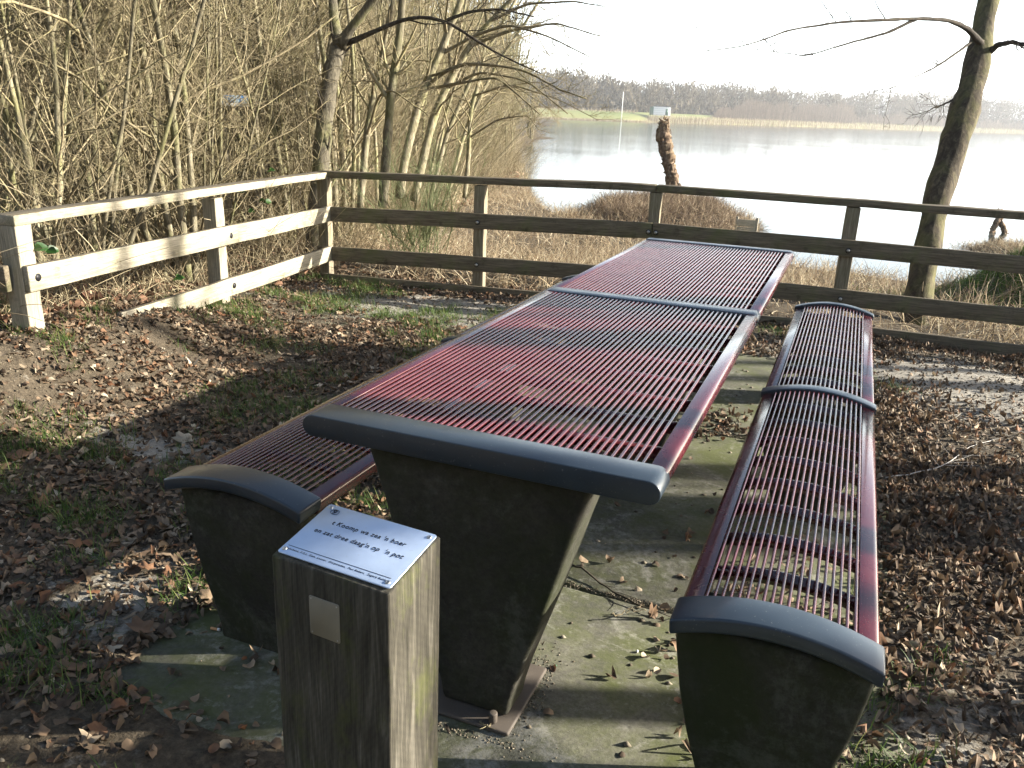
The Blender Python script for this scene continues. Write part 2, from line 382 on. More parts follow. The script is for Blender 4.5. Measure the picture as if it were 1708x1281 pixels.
def sandf(x, y):
    s = .95 * np.exp(-(((x + 1.55) / 1.35) ** 2 + ((y - 3.85) / .5) ** 2)) + 1.0 * np.exp(-(((x - 2.2) / 1.3) ** 2 + ((y - 3.7) / .75) ** 2))
    s += .65 * np.exp(-(((x + 1.5) / .3) ** 2 + ((y - .95) / .12) ** 2)) + .5 * np.exp(-(((x + .72) / .25) ** 2 + ((y - .05) / .3) ** 2)) + .3 * np.exp(-(((x - 1.5) / .2) ** 2 + ((y - .3) / .5) ** 2))
    s += .25 * smoothstep(.3, .7, vnoise(x, y, 21, 3, .9)) * (y < fence_y(x))
    return s
a = gme.attributes.new('sand', 'FLOAT', 'POINT'); a.data.foreach_set('value', sandf(V[:, 0], V[:, 1]).astype(np.float32))
mossv = .9 * np.exp(-(((V[:, 0] - 3.3) / 1.2) ** 2 + ((V[:, 1] - 8.3) / 1.2) ** 2)) + .35 * np.exp(-(((V[:, 0] + 1.3) / 1.2) ** 2 + ((V[:, 1] - 3.4) / .6) ** 2)) + .2
a = gme.attributes.new('moss', 'FLOAT', 'POINT'); a.data.foreach_set('value', mossv.astype(np.float32))
g = link('ground', gme); tag(g, kind='structure')

# water
mt, nt, b = newmat('lake_water')
b.inputs['Base Color'].default_value = (.02, .03, .03, 1); b.inputs['Roughness'].default_value = .09; b.inputs['IOR'].default_value = 1.33
b.inputs['Specular IOR Level'].default_value = .5
gc = N(nt, 'ShaderNodeNewGeometry').outputs['Position']
wv = noise(nt, mapping(nt, gc, (.8, 1.3, 1), (0, 0, .35)), 5.5, 4, .6); wv2 = noise(nt, mapping(nt, gc, (.05, .10, 1)), 1.0, 3, .5)
hh = math2(nt, 'MULTIPLY', wv, ramp(nt, [(.4, (.25,) * 3), (.62, (1, 1, 1))], wv2).outputs[0])
bump(nt, b, hh, .12, .04)
xs = np.unique(np.concatenate([np.linspace(-950, 950, 39)])); Xw, Yw = np.meshgrid(xs, np.linspace(9, 950, 30))
idx = np.arange(Xw.size).reshape(Xw.shape)
lk = link('lake_water', npmesh('lake_water', np.c_[Xw.ravel(), Yw.ravel(), np.full(Xw.size, WATER)], np.stack([idx[:-1, :-1], idx[:-1, 1:], idx[1:, 1:], idx[1:, :-1]], -1).reshape(-1, 4), mt))
tag(lk, kind='structure')

# ------------------------------------------------------------------ concrete slabs
pav = empty('slab_paving'); tag(pav, kind='structure')
def slab(x0, x1, y0, y1, rot=0, seed=0):
    r = np.random.default_rng(seed); n = 26
    pts = []
    for (ax, ay), (bx, by) in (((x0, y0), (x1, y0)), ((x1, y0), (x1, y1)), ((x1, y1), (x0, y1)), ((x0, y1), (x0, y0))):
        for t in np.linspace(0, 1, n, endpoint=False):
            pts.append((ax + (bx - ax) * t + r.normal() * .004, ay + (by - ay) * t + r.normal() * .004))
    p = np.array(pts); c = p.mean(0); k = len(p)
    q_ = c + (p - c) * (1 - .012 / np.linalg.norm(p - c, axis=1, keepdims=True))
    V = np.concatenate([np.c_[p, np.full(k, -.12)], np.c_[p, np.full(k, -.006)], np.c_[q_, np.zeros(k)]])
    i = np.arange(k); j = (i + 1) % k
    me = npmesh('slab', V, [np.stack([i, j, j + k, i + k], 1), np.stack([i + k, j + k, j + 2 * k, i + 2 * k], 1), (i + 2 * k)[None, :]], M_slab)
    o = link('slab', me, pav); return o
slab(.10, 1.42, -2.2, -.30, 0, 4)
slab(-.53, 1.41, -.28, .692, 0, 1)
slab(-.53, 1.40, .712, 2.26, 0, 2)
slab(-.52, 1.38, 2.28, 3.82, 0, 3)

# ------------------------------------------------------------------ picnic table
W_T, L_T, H_T = .829, 3.2516, .75
table = empty('picnic_table', (W_T / 2, 0, 0))
tag(table, 'long maroon metal picnic table with parallel round bars and slate grey end caps', 'table')
hw = W_T / 2
def arch(x, hwid, rise): return rise * (1 - (x / hwid) ** 2)
def rod_mesh(length, r=.0041):
    P = np.array([[[0, 0, 0], [0, length, 0]]], float); V, F = tubes(P, np.full((1, 2), r), 8, True)
    return npmesh('rod', V, F[:1], M_red, smooth=True)
def side_rail_mesh(length, wd=.040, th=.044):
    # flat top, rounded outer edge (outer at x=0, inner at x=+wd)
    pr = [(wd, 0), (wd, -th * .75), (wd - .004, -th)]
    rd = .015
    for t in np.linspace(-math.pi / 2, -math.pi, 6): pr.append((rd + rd * math.cos(t), -th + rd + rd * math.sin(t)))
    for t in np.linspace(-math.pi, -3 * math.pi / 2, 6): pr.append((rd + rd * math.cos(t), -rd + rd * math.sin(t)))
    V, F = extr(pr[::-1], 0, length); return npmesh('side_rail', V, F, M_red)
def stadium(hwid, th, dz=0, grow=0.):
    pr = []; r = th / 2
    for t in np.linspace(-math.pi / 2, math.pi / 2, 11): pr.append((hwid - r + r * math.cos(t), -r + dz + r * math.sin(t)))
    for t in np.linspace(math.pi / 2, 3 * math.pi / 2, 11): pr.append((-(hwid - r) + r * math.cos(t), -r + dz + r * math.sin(t)))
    return pr
def flip(me): me.flip_normals(); return me
NSEG = [(.040, 1.545), (1.645, L_T - .045)]
mr = [rod_mesh(b_ - a_ + .03) for a_, b_ in NSEG]; msr = [side_rail_mesh(b_ - a_ + .02) for a_, b_ in NSEG]
msl = []
for me in msr:
    m2 = me.copy(); co = np.empty(len(m2.vertices) * 3, np.float32); m2.vertices.foreach_get('co', co); co = co.reshape(-1, 3); co[:, 0] *= -1
    m2.vertices.foreach_set('co', co.ravel()); m2.flip_normals(); msl.append(m2)
NR = 44
for k, (a_, b_) in enumerate(NSEG):
    for i in range(NR):
        x = -hw + .052 + (2 * hw - .104 - .008) * i / (NR - 1) + rng.normal() * .0002
        link('rod', mr[k], table, (x, a_ - .015, H_T - .0055))
    o = link('side_rail', msr[k], table, (-hw + .002, a_ - .01, H_T - .001)); bevel(o, .002)
    o = link('side_rail', msl[k], table, (hw - .002, a_ - .01, H_T - .001)); bevel(o, .002)
    ribV, ribF = box(-hw + .03, hw - .03, -.003, .003, -.036, -.0045)
    rme = npmesh('cross_rib', ribV, ribF, M_red)
    for y in np.arange(a_ + .13, b_ - .05, .1725): link('cross_rib', rme, table, (0, y, H_T - .008))
def capmesh(name, hwid, th, y0, y1, dz=0):
    V, F = extr(stadium(hwid, th, dz), y0, y1); return npmesh(name, V, F, M_cap)
for nm, y0, y1 in (('end_cap', -.048, .040), ('end_cap', L_T - .045, L_T + .03)):
    o = link(nm, capmesh(nm, hw + .001, .052, y0, y1), table, (0, 0, H_T + .002)); bevel(o, .0025)
o = link('centre_band', capmesh('centre_band', hw + .0015, .048, 1.552, 1.638), table, (0, 0, H_T + .0012)); bevel(o, .004)
def leg_mesh(zs, hws, y0, y1, inset=0.0):
    zs = np.array(zs); hws = np.array(hws); n = len(zs); V = []; ys = np.stack([y0 + inset * (1 - (zs - zs.min()) / np.ptp(zs)), y1 - inset * (1 - (zs - zs.min()) / np.ptp(zs))], 1)
    for z, h, (ya, yb) in zip(zs, hws, ys): V += [(-h, ya, z), (h, ya, z), (h, yb, z), (-h, yb, z)]
    F = [[0, 3, 2, 1], [4 * n - 4, 4 * n - 3, 4 * n - 2, 4 * n - 1]]
    for i in range(n - 1):
        for j in range(4): a_ = 4 * i + j; c_ = 4 * i + (j + 1) % 4; F.append([a_, c_, c_ + 4, a_ + 4])
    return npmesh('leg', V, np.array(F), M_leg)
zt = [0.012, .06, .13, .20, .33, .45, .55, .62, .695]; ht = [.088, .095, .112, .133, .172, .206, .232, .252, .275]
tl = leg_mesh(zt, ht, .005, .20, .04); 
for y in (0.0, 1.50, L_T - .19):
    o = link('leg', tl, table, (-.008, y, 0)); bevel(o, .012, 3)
V, F = box(-.165, .105, -.005, .27, .0, .012)
bp = npmesh('base_plate', V, F, M_rust)
for k, y in enumerate((0.0, 1.50, L_T - .19)):
    o = link('base_plate', bp, table, (-.0, y, .001)); bevel(o, .02, 3)
bm_ = tubes(np.array([[[0, 0, 0], [0, 0, .028]]], float), np.full((1, 2), .011), 12)
bme = npmesh('bolt', bm_[0], bm_[1], M_rust)
for k, y in enumerate((0.0, 1.50, L_T - .19)):
    o = link('bolt', bme, table, (.055, y + .018, .013)); bevel(o, .003)
    o = link('bolt', bme, table, (-.12, y + .018, .013)); bevel(o, .003)

# ------------------------------------------------------------------ benches
def make_bench(x0, x1, y0, length, label):
    hwid = (x1 - x0) / 2; zt0 = .4628; rise = .038
    root = empty('metal_bench', ((x0 + x1) / 2, y0, 0)); tag(root, label, 'bench', 'slatted metal benches beside the picnic table')
    segs = [(.10, length / 2 - .03), (length / 2 + .03, length - .06)]
    nr = 19; ri = hwid - .052
    for a_, b_ in segs:
        rm = rod_mesh(b_ - a_ + .03, .0037); sr = side_rail_mesh(b_ - a_ + .02, .046, .046)
        sl = sr.copy(); co = np.empty(len(sl.vertices) * 3, np.float32); sl.vertices.foreach_get('co', co); co = co.reshape(-1, 3); co[:, 0] *= -1
        sl.vertices.foreach_set('co', co.ravel()); sl.flip_normals()
        for i in range(nr):
            x = -ri + 2 * ri * i / (nr - 1)
            link('rod', rm, root, (x, a_ - .015, zt0 + arch(x, hwid, rise) - .003))
        o = link('side_rail', sr, root, (-hwid + .001, a_ - .01, zt0 + .0005), (0, -.16, 0)); bevel(o, .003)
        o = link('side_rail', sl, root, (hwid - .001, a_ - .01, zt0 + .0005), (0, .16, 0)); bevel(o, .003)
        xs_ = np.linspace(-hwid + .035, hwid - .035, 13)
        top = [(x, zt0 + arch(x, hwid, rise) - .009) for x in xs_]; bot = [(x, z - .034) for x, z in top]
        V, F = extr(bot + top[::-1], -.003, .003); rb = npmesh('cross_rib', V, F, M_red)
        for y in np.arange(a_ + .155, b_ - .05, .1735): link('cross_rib', rb, root, (0, y, 0))
    def arccap(y0_, y1_, th, ext=.004, up=.006):
        xs_ = np.linspace(-hwid - ext, hwid + ext, 19)
        top = [(x, zt0 + arch(x, hwid + .01, rise + .004) + up) for x in xs_]; bot = [(x * .985, z - th) for x, z in top]
        V, F = extr(bot + top[::-1], y0_, y1_); return npmesh('end_cap', V, F, M_cap)
    o = link('end_cap', arccap(.0, .095, .034), root); bevel(o, .006, 3)
    o = link('end_cap', arccap(length - .055, length, .03), root); bevel(o, .006, 3)
    o = link('centre_band', arccap(length / 2 - .030, length / 2 + .030, .026, .003, .003), root); bevel(o, .005, 3)
    zs = [0.0, .05, .10, .20, .30, .40, .462]; hs = [.100, .104, .116, .146, .170, .186, .193]
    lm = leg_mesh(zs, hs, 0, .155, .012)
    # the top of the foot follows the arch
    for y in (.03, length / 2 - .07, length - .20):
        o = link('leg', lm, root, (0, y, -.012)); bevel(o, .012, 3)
    bw = tubes(np.array([[[0, 0, 0], [0, 0, .02]]], float), np.full((1, 2), .009), 10); 
    return root
bench_r = make_bench(.878, 1.272, -.066, 3.262, 'maroon slatted metal bench to the right of the picnic table, seen along its whole length')
bench_l = make_bench(-.476, -.052, -.012, 3.262, 'maroon slatted metal bench on the left, half hidden beneath the picnic table')

# ------------------------------------------------------------------ sign post
FLp = np.array([.409, -.681]); FRp = np.array([.608, -.697])
PW, PD, ZF, ZB = .1996, .128, .820, .845
sign = empty('sign_post', (FLp[0], FLp[1], 0), (0, 0, math.atan2(FRp[1] - FLp[1], FRp[0] - FLp[0])))
tag(sign, 'square weathered oak post carrying a tilted engraved metal plate in front of the table', 'sign post')
nz_ = 24; zz = np.linspace(-.3, 1, nz_); V = []
for i, z in enumerate(zz):
    for (x, y) in ((0, 0), (PW, 0), (PW, PD), (0, PD)):
        zt_ = ZF + (ZB - ZF) * y / PD
        V.append((x + (rng.normal() * .00025 if 0 < i < nz_ - 1 else 0), y + (rng.normal() * .00025 if 0 < i < nz_ - 1 else 0), z * zt_))
F = [[0, 3, 2, 1], [4 * nz_ - 4, 4 * nz_ - 3, 4 * nz_ - 2, 4 * nz_ - 1]]
for i in range(nz_ - 1):
    for j in range(4): a_ = 4 * i + j; c_ = 4 * i + (j + 1) % 4; F.append([a_, c_, c_ + 4, a_ + 4])
o = link('post', npmesh('post', V, np.array(F), M_post), sign); bevel(o, .003, 2)
sl_len = math.hypot(PD, ZB - ZF); tilt = math.atan2(ZB - ZF, PD)
plate_u, plate_v = PW - .008, sl_len - .010
pme_v = []
def rounded_rect(w_, h_, r_, n=6):
    pts = []
    for cx_, cy_, a0 in ((w_ - r_, r_, -90), (w_ - r_, h_ - r_, 0), (r_, h_ - r_, 90), (r_, r_, 180)):
        for t in np.linspace(a0, a0 + 90, n): pts.append((cx_ + r_ * math.cos(math.radians(t)), cy_ + r_ * math.sin(math.radians(t))))
    return pts
def plate_mesh(name, w_, h_, r_, th, mat):
    p = np.array(rounded_rect(w_, h_, r_)); n = len(p)
    V = np.concatenate([np.c_[p, np.zeros(n)], np.c_[p, np.full(n, th)]]); i = np.arange(n); j = (i + 1) % n
    return npmesh(name, V, [np.stack([i, j, j + n, i + n], 1), i[::-1][None, :], (i + n)[None, :]], mat)
plate = link('plate', plate_mesh('plate', plate_u, plate_v, .005, .0022, M_plate), sign, (.005, .0065, ZF + .0028), (tilt, 0, 0)); bevel(plate, .0005, 1)
plate['label'] = 'pale blue grey engraved metal plate with a number and two lines of verse'
def text_obj(s, u0, u1, v, hscale=1.0, th=.00035, shear=.12, target_h=None, parent=plate, name='lettering'):
    cu = bpy.data.curves.new(name, 'FONT'); cu.body = s; cu.size = .012; cu.extrude = th; cu.shear = shear; cu.resolution_u = 3
    cu.space_character = 1.08; cu.offset = -.00010
    t = bpy.data.objects.new('tmp', cu); COL.objects.link(t)
    bpy.context.view_layer.update()
    dg = bpy.context.evaluated_depsgraph_get(); me = bpy.data.meshes.new_from_object(t.evaluated_get(dg))
    bpy.data.objects.remove(t)
    co = np.empty(len(me.vertices) * 3, np.float32); me.vertices.foreach_get('co', co); co = co.reshape(-1, 3)
    x0, x1 = co[:, 0].min(), co[:, 0].max(); sx = (u1 - u0) * plate_u / (x1 - x0)
    co[:, 0] = (co[:, 0] - x0) * sx; co[:, 1] *= sx * hscale
    me.vertices.foreach_set('co', co.ravel()); me.update(); me.materials.clear(); me.materials.append(M_ink); me.name = name
    o = link(name, me, parent, (u0 * plate_u, v * plate_v, .0022 + th * .8)); return o
text_obj("t Koomp wa zea 'n boer", .178, .845, .665, 1.02)
text_obj("en zat dree daag'n op  'n pot", .106, .905, .468, 1.02)
text_obj("Rabobank, F.G.L. Gem. Losser,  Dorpsraden,  Plus Beilers,  Zagerij Bulthuis", .040, .960, .080, .95, .0002)
text_obj("9", .089, .124, .842, .78)
boxobj('ruled_line', (0, .915 * plate_u, -.0003, .0003, 0, .0004), M_ink, plate, 0, (.036 * plate_u, .143 * plate_v, .0023))
th_ = np.linspace(0, 2 * math.pi, 41); ring = np.stack([np.cos(th_) * .0070, np.sin(th_) * .0070 * .78, np.zeros(41)], 1)[None]
V, F = tubes(ring, np.full((1, 41), .00035), 5, False)
link('number_ring', npmesh('number_ring', V, F, M_ink), plate, (.108 * plate_u, .878 * plate_v, .0024))
def screw_mesh():
    n = 16; t = np.arange(n) * 2 * np.pi / n; rings = []
    for r_, z in ((.0038, 0), (.0036, .0008), (.0026, .0014), (.0015, .0015), (.0013, .0006), (.0002, .0005)): rings.append(np.c_[np.cos(t) * r_, np.sin(t) * r_, np.full(n, z)])
    V = np.concatenate(rings); i = np.arange(n); j = (i + 1) % n
    return npmesh('screw', V, [np.stack([i + n * k, j + n * k, j + n * (k + 1), i + n * (k + 1)], 1) for k in range(5)], M_steel, smooth=True)
sm = screw_mesh()
for u, v in ((.042, .935), (.955, .925), (.035, .075), (.950, .075)): 
    link('screw', sm, plate, (u * plate_u, v * plate_v, .0022))
sp = link('small_plate', plate_mesh('small_plate', .052, .062, .003, .0015, M_small), sign, (.066, -.0003, .716), (math.pi / 2, 0, 0))
sp['label'] = 'small blank bronze coloured plate fixed to the front of the post'
bevel(sp, .0004, 1)
for u, v in ((.004, .058), (.048, .058), (.004, .004), (.048, .004)):
    o = link('pin', sm, sp, (u, v, .0015)); o.scale = (.33, .33, .33)

# ------------------------------------------------------------------ fence
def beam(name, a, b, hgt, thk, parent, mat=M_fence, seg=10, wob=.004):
    a = np.array(a, float); b = np.array(b, float); L = np.linalg.norm(b - a); V = []; n = seg + 1
    xs_ = np.linspace(0, L, n); offz = np.cumsum(rng.normal(size=n)) * wob * .4; offz -= np.linspace(offz[0], offz[-1], n); offy = rng.normal(size=n) * wob * .4
    for x, oz, oy in zip(xs_, offz, offy):
        e = rng.normal(size=4) * wob * .25
        V += [(x, -thk / 2 + oy, -hgt / 2 + oz + e[0]), (x, thk / 2 + oy, -hgt / 2 + oz + e[1]), (x, thk / 2 + oy, hgt / 2 + oz + e[2]), (x, -thk / 2 + oy, hgt / 2 + oz + e[3])]
    F = [[0, 3, 2, 1][::-1], [4 * n - 4, 4 * n - 3, 4 * n - 2, 4 * n - 1][::-1]]
    F = [[0, 3, 2, 1], [4 * n - 4, 4 * n - 3, 4 * n - 2, 4 * n - 1]]
    for i in range(seg):
        for j in range(4): a_ = 4 * i + j; c_ = 4 * i + (j + 1) % 4; F.append([a_, c_, c_ + 4, a_ + 4])
    me = npmesh(name, V, np.array(F), mat)
    d = (b - a) / L; o = link(name, me, parent, a, (0, -math.asin(d[2]), math.atan2(d[1], d[0]))); bevel(o, .005, 2); return o
def post(x, y, z0, z1, parent, wd=.095, rz=0., mat=None):
    V = []; n = 9
    for i, z in enumerate(np.linspace(0, z1 - z0, n)):
        e = rng.normal(size=8) * .0015
        for k, (sx, sy) in enumerate(((-1, -1), (1, -1), (1, 1), (-1, 1))): V.append((sx * wd / 2 + e[k], sy * wd / 2 + e[k + 4], z))
    F = [[0, 3, 2, 1], [4 * n - 4, 4 * n - 3, 4 * n - 2, 4 * n - 1]]
    for i in range(n - 1):
        for j in range(4): a_ = 4 * i + j; c_ = 4 * i + (j + 1) % 4; F.append([a_, c_, c_ + 4, a_ + 4])
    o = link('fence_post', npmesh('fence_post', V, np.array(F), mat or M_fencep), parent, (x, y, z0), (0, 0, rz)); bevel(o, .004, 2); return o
sct = tubes(np.array([[[0, 0, 0], [0, -.012, 0]]], float), np.full((1, 2), .012), 10); boltm = npmesh('coach_bolt', sct[0], sct[1], M_steel)
hole = tubes(np.array([[[0, 0, 0], [0, -.004, 0]]], float), np.full((1, 2), .019), 12); holem = npmesh('bolt_recess', hole[0], hole[1], M_ink)
FA = math.atan2(.127, 1.0)
def bolt(p, parent, rz):
    d = np.array([math.sin(rz), -math.cos(rz), 0])
    link('bolt_recess', holem, parent, np.array(p), (0, 0, rz)); link('coach_bolt', boltm, parent, np.array(p) + d * .001, (0, 0, rz))
fence = empty('wooden_fence', (-3.0, 4.41, 0)); tag(fence, 'weathered post and rail fence facing the lake behind the picnic table', 'fence')
o3 = np.array([-3.0, 4.41, 0])
def fy_(x): return 4.41 + (x + 3.0) * .1253
posts = [(-3.0, 4.41), (-1.65, 4.58), (-.29, 4.75), (1.09, 4.92), (2.46, 5.09), (3.82, 5.26)]
tops = [.84, .855, .885, .865, .84, .83]
for (x, y), zt_ in zip(posts, tops): 
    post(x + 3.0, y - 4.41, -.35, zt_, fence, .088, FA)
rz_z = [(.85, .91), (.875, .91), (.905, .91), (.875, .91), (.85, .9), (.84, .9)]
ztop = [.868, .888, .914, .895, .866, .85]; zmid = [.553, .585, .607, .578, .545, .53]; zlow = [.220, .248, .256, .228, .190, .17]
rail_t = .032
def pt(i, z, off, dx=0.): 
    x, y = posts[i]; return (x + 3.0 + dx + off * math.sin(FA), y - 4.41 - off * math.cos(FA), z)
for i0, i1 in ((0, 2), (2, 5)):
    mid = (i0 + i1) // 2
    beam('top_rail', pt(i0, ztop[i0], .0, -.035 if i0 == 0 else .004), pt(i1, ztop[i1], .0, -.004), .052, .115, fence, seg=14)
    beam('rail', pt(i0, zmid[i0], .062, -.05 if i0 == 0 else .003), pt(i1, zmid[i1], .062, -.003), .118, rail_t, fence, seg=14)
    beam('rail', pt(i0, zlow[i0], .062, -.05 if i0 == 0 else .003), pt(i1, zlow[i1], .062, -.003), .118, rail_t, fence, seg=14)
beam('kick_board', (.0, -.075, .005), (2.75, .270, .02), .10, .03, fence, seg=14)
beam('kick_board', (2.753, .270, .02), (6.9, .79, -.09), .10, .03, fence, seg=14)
for i in range(1, 5):
    for z in (zmid[i], zlow[i]):
        if i == 2:
            for dx in (-.028, .028): bolt(pt(i, z - .01, .078, dx), fence, FA)
        else: bolt(pt(i, z - .01, .078, .0), fence, FA)

fl = empty('wooden_fence', (-2.47, 1.18, 0)); tag(fl, 'sunlit pale timber fence on the left with its lowest rail running into the leaves', 'fence')
# from the near post (0,0) to the corner (-.53,3.23)
LA = math.atan2(3.23, -.53)                        # direction along the fence
dL = np.array([-.53, 3.23]) / math.hypot(.53, 3.23); nL = np.array([dL[1], -dL[0]])    # normal towards the table
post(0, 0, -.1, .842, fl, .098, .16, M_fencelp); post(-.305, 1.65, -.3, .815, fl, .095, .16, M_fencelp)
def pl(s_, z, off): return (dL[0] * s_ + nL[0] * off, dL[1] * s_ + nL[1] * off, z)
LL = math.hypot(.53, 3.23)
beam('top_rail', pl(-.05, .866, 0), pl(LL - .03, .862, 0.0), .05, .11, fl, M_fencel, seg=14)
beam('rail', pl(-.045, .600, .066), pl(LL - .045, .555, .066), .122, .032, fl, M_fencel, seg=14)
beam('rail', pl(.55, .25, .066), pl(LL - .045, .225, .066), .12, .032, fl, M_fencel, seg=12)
for s_, z in ((.01, .60), (1.68, .575), (1.68, .243)):
    p = pl(s_, z, .083); bolt(p, fl, math.atan2(dL[1], dL[0]) + math.pi)
fb = empty('wooden_fence', (-2.47, 1.18, 0)); tag(fb, 'dark shaded fence section cut off by the left edge of the picture', 'fence')
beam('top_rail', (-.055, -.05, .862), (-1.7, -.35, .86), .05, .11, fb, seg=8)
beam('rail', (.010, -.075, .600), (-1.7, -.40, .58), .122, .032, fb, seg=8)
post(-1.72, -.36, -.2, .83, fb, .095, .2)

# ------------------------------------------------------------------ trees
def interp_paths(P, R_, pid, t):
    n = P.shape[1]; f = t * (n - 1); i = np.clip(f.astype(int), 0, n - 2); fr = (f - i)[:, None]
    p = P[pid, i] * (1 - fr) + P[pid, i + 1] * fr
    r = R_[pid, i] * (1 - fr[:, 0]) + R_[pid, i + 1] * fr[:, 0]
    d = P[pid, i + 1] - P[pid, i]; d /= np.linalg.norm(d, axis=1, keepdims=True) + 1e-9
    return p, r, d
def grow(r, p0, d0, length, r0, n, wob, up, taper=.35):
    Nn = len(p0); P = np.zeros((Nn, n, 3)); P[:, 0] = p0; d = d0.copy(); st = (length / (n - 1))[:, None]
    for i in range(1, n):
        d = d + r.normal(size=(Nn, 3)) * wob; d[:, 2] += up; d /= np.linalg.norm(d, axis=1, keepdims=True)
        P[:, i] = P[:, i - 1] + d * st
    R_ = r0[:, None] * (1 - (1 - taper) * np.linspace(0, 1, n)[None, :] ** .9)
    return P, R_
def spawn(r, P, R_, per, tmin, tmax, ang, lscale, rscale, n, wob, up, lmin=.1, rmin=.0012, rmax=.02, plen=None):
    Nn = len(P); pid = np.repeat(np.arange(Nn), per); t = r.uniform(tmin, tmax, len(pid))
    p, rr, d = interp_paths(P, R_, pid, t)
    rnd = r.normal(size=p.shape); rnd -= (rnd * d).sum(1, keepdims=True) * d; rnd /= np.linalg.norm(rnd, axis=1, keepdims=True)
    a_ = np.radians(r.normal(ang, 14, len(pid)))[:, None]
    dd = d * np.cos(a_) + rnd * np.sin(a_)
    L = np.linalg.norm(np.diff(P, axis=1), axis=2).sum(1)[pid]
    ln = np.maximum(L * lscale * r.uniform(.5, 1.25, len(pid)) * (1.15 - .6 * t), lmin)
    r0 = np.clip(rr * rscale * r.uniform(.6, 1.0, len(pid)), rmin, rmax)
    return grow(r, p, dd, ln, r0, n, wob, up)
def tree_meshes(seed, nst=4, hgt=6.5, lean=.22, r0=.05, spread=.15, k1=11, k2=5, k3=3, bark=M_bark, twig=M_twig, low=.08, fine=True):
    r = np.random.default_rng(seed); A = Acc(); B = Acc()
    th = r.uniform(0, 6.28, nst); ln = r.uniform(.05, 1, nst) * lean * 1.6
    d = np.c_[np.cos(th) * ln, np.sin(th) * ln, np.ones(nst)]; d /= np.linalg.norm(d, axis=1, keepdims=True)
    p = np.c_[np.cos(th) * spread * .6, np.sin(th) * spread * .6, np.full(nst, -.15)]
    P0, R0 = grow(r, p, d, hgt * r.uniform(.7, 1.05, nst), r0 * r.uniform(.5, 1.1, nst), 14, .055, .015, .25)
    V, F = tubes(P0, R0, 8, True, .06); A.add(V, F[:1])
    P1, R1 = spawn(r, P0, R0, k1, low, .97, 48, .26, .55, 8, .12, .05, .5, .004, .028)
    V, F = tubes(P1, R1, 5, False); B.add(V, F[:1])
    P2, R2 = spawn(r, P1, R1, k2, .1, .97, 45, .42, .5, 5, .16, .02, .22, .0022, .009)
    V, F = tubes(P2, R2, 3, False); B.add(V, F[:1])
    if fine:
        P3, R3 = spawn(r, P2, R2, k3, .15, .98, 42, .5, .6, 4, .18, .0, .1, .0016, .004)
        V, F = tubes(P3, R3, 3, False); B.add(V, F[:1])
    return A.mesh('trunk', bark, True), B.mesh('crown', twig)
def tree(name, loc, meshes, rz, sc, label, group=None, tilt=(0, 0)):
    o = empty(name, loc, (tilt[0], tilt[1], rz)); o.scale = (sc, sc, sc); tag(o, label, 'tree', group)
    link('trunk', meshes[0], o); link('crown', meshes[1], o); return o
variants = []
for s in range(7):
    variants.append(tree_meshes(100 + s, nst=[4, 6, 5, 8, 3, 7, 5][s], hgt=[7, 5.5, 6.5, 5, 8, 4.5, 6][s], r0=[.040, .026, .033, .022, .048, .021, .030][s], lean=[.10, .2, .14, .26, .07, .3, .17][s], k1=16, k2=6, k3=4))
vb = [tree_meshes(200 + s, nst=[1, 2][s], hgt=9, r0=[.06, .05][s], lean=.05, k1=14, k2=5, k3=3, bark=M_birch) for s in range(2)]
variants_far = [tree_meshes(300 + s, nst=[2, 3, 1, 4][s], hgt=[9, 8, 10, 7][s], r0=[.08, .07, .09, .06][s], lean=.14, k1=16, k2=6, k3=0, fine=False, low=.03) for s in range(4)]

def in_woods(x, y):
    e1 = -3.35 - .164 * np.maximum(1.2 - y, 0)
    e2 = np.interp(y, [-5, 1, 4.4, 10, 18, 26, 45, 80], [-2.95, -3.1, -3.6, -5.3, -7.6, -9.8, -15, -24])
    return x < np.minimum(e1, e2)
r = np.random.default_rng(11)
placed = [(-3.35, 5.25), (-3.5, 5.6), (-3.0, 6.2), (-3.7, 6.6), (-4.3, 7.2)]
def try_place(n, dmin, dmax, sep, tries=60000):
    out = []
    for _ in range(tries):
        if len(out) >= n: break
        px = r.uniform(-160, 1000); az = math.atan((px - 854) / 1378.87) ; d = dmin + (dmax - dmin) * math.sqrt(r.uniform())
        yaw = .3775 - az; x = CAM[0] - math.sin(yaw) * d; y = CAM[1] + math.cos(yaw) * d
        if not in_woods(x, y): continue
        if 330 < px < 455 and d < 9.0: continue
        if 470 < px < 600 and d < 8.5: continue
        s_ = float(shore(np.array(x), np.array(y))[0])
        if s_ < .6: continue
        if any((x - a_) ** 2 + (y - b_) ** 2 < sep * sep for a_, b_ in placed): continue
        placed.append((x, y)); out.append((x, y))
    return out
G1 = 'bare young trees in the thicket beyond the left fence'
near = try_place(58, 5.2, 12, .42); midd = try_place(105, 12, 28, .7); far = try_place(120, 28, 75, 1.3)
for i, (x, y) in enumerate(near):
    v = variants[int(r.integers(7))]; nm = 'bare_tree'; lb = 'slim olive barked bare tree rising from the thicket beyond the left fence'
    if r.uniform() < .05: v = vb[int(r.integers(2))]; nm = 'birch_tree'; lb = 'pale barked slender birch standing inside the left thicket'
    tree(nm, (x, y, float(height(x, y)) - .02), v, r.uniform(0, 6.28), r.uniform(.75, 1.15), lb, G1 if nm == 'bare_tree' else 'pale birches in the thicket beyond the left fence', (r.normal() * .05, .07 + r.normal() * .05))
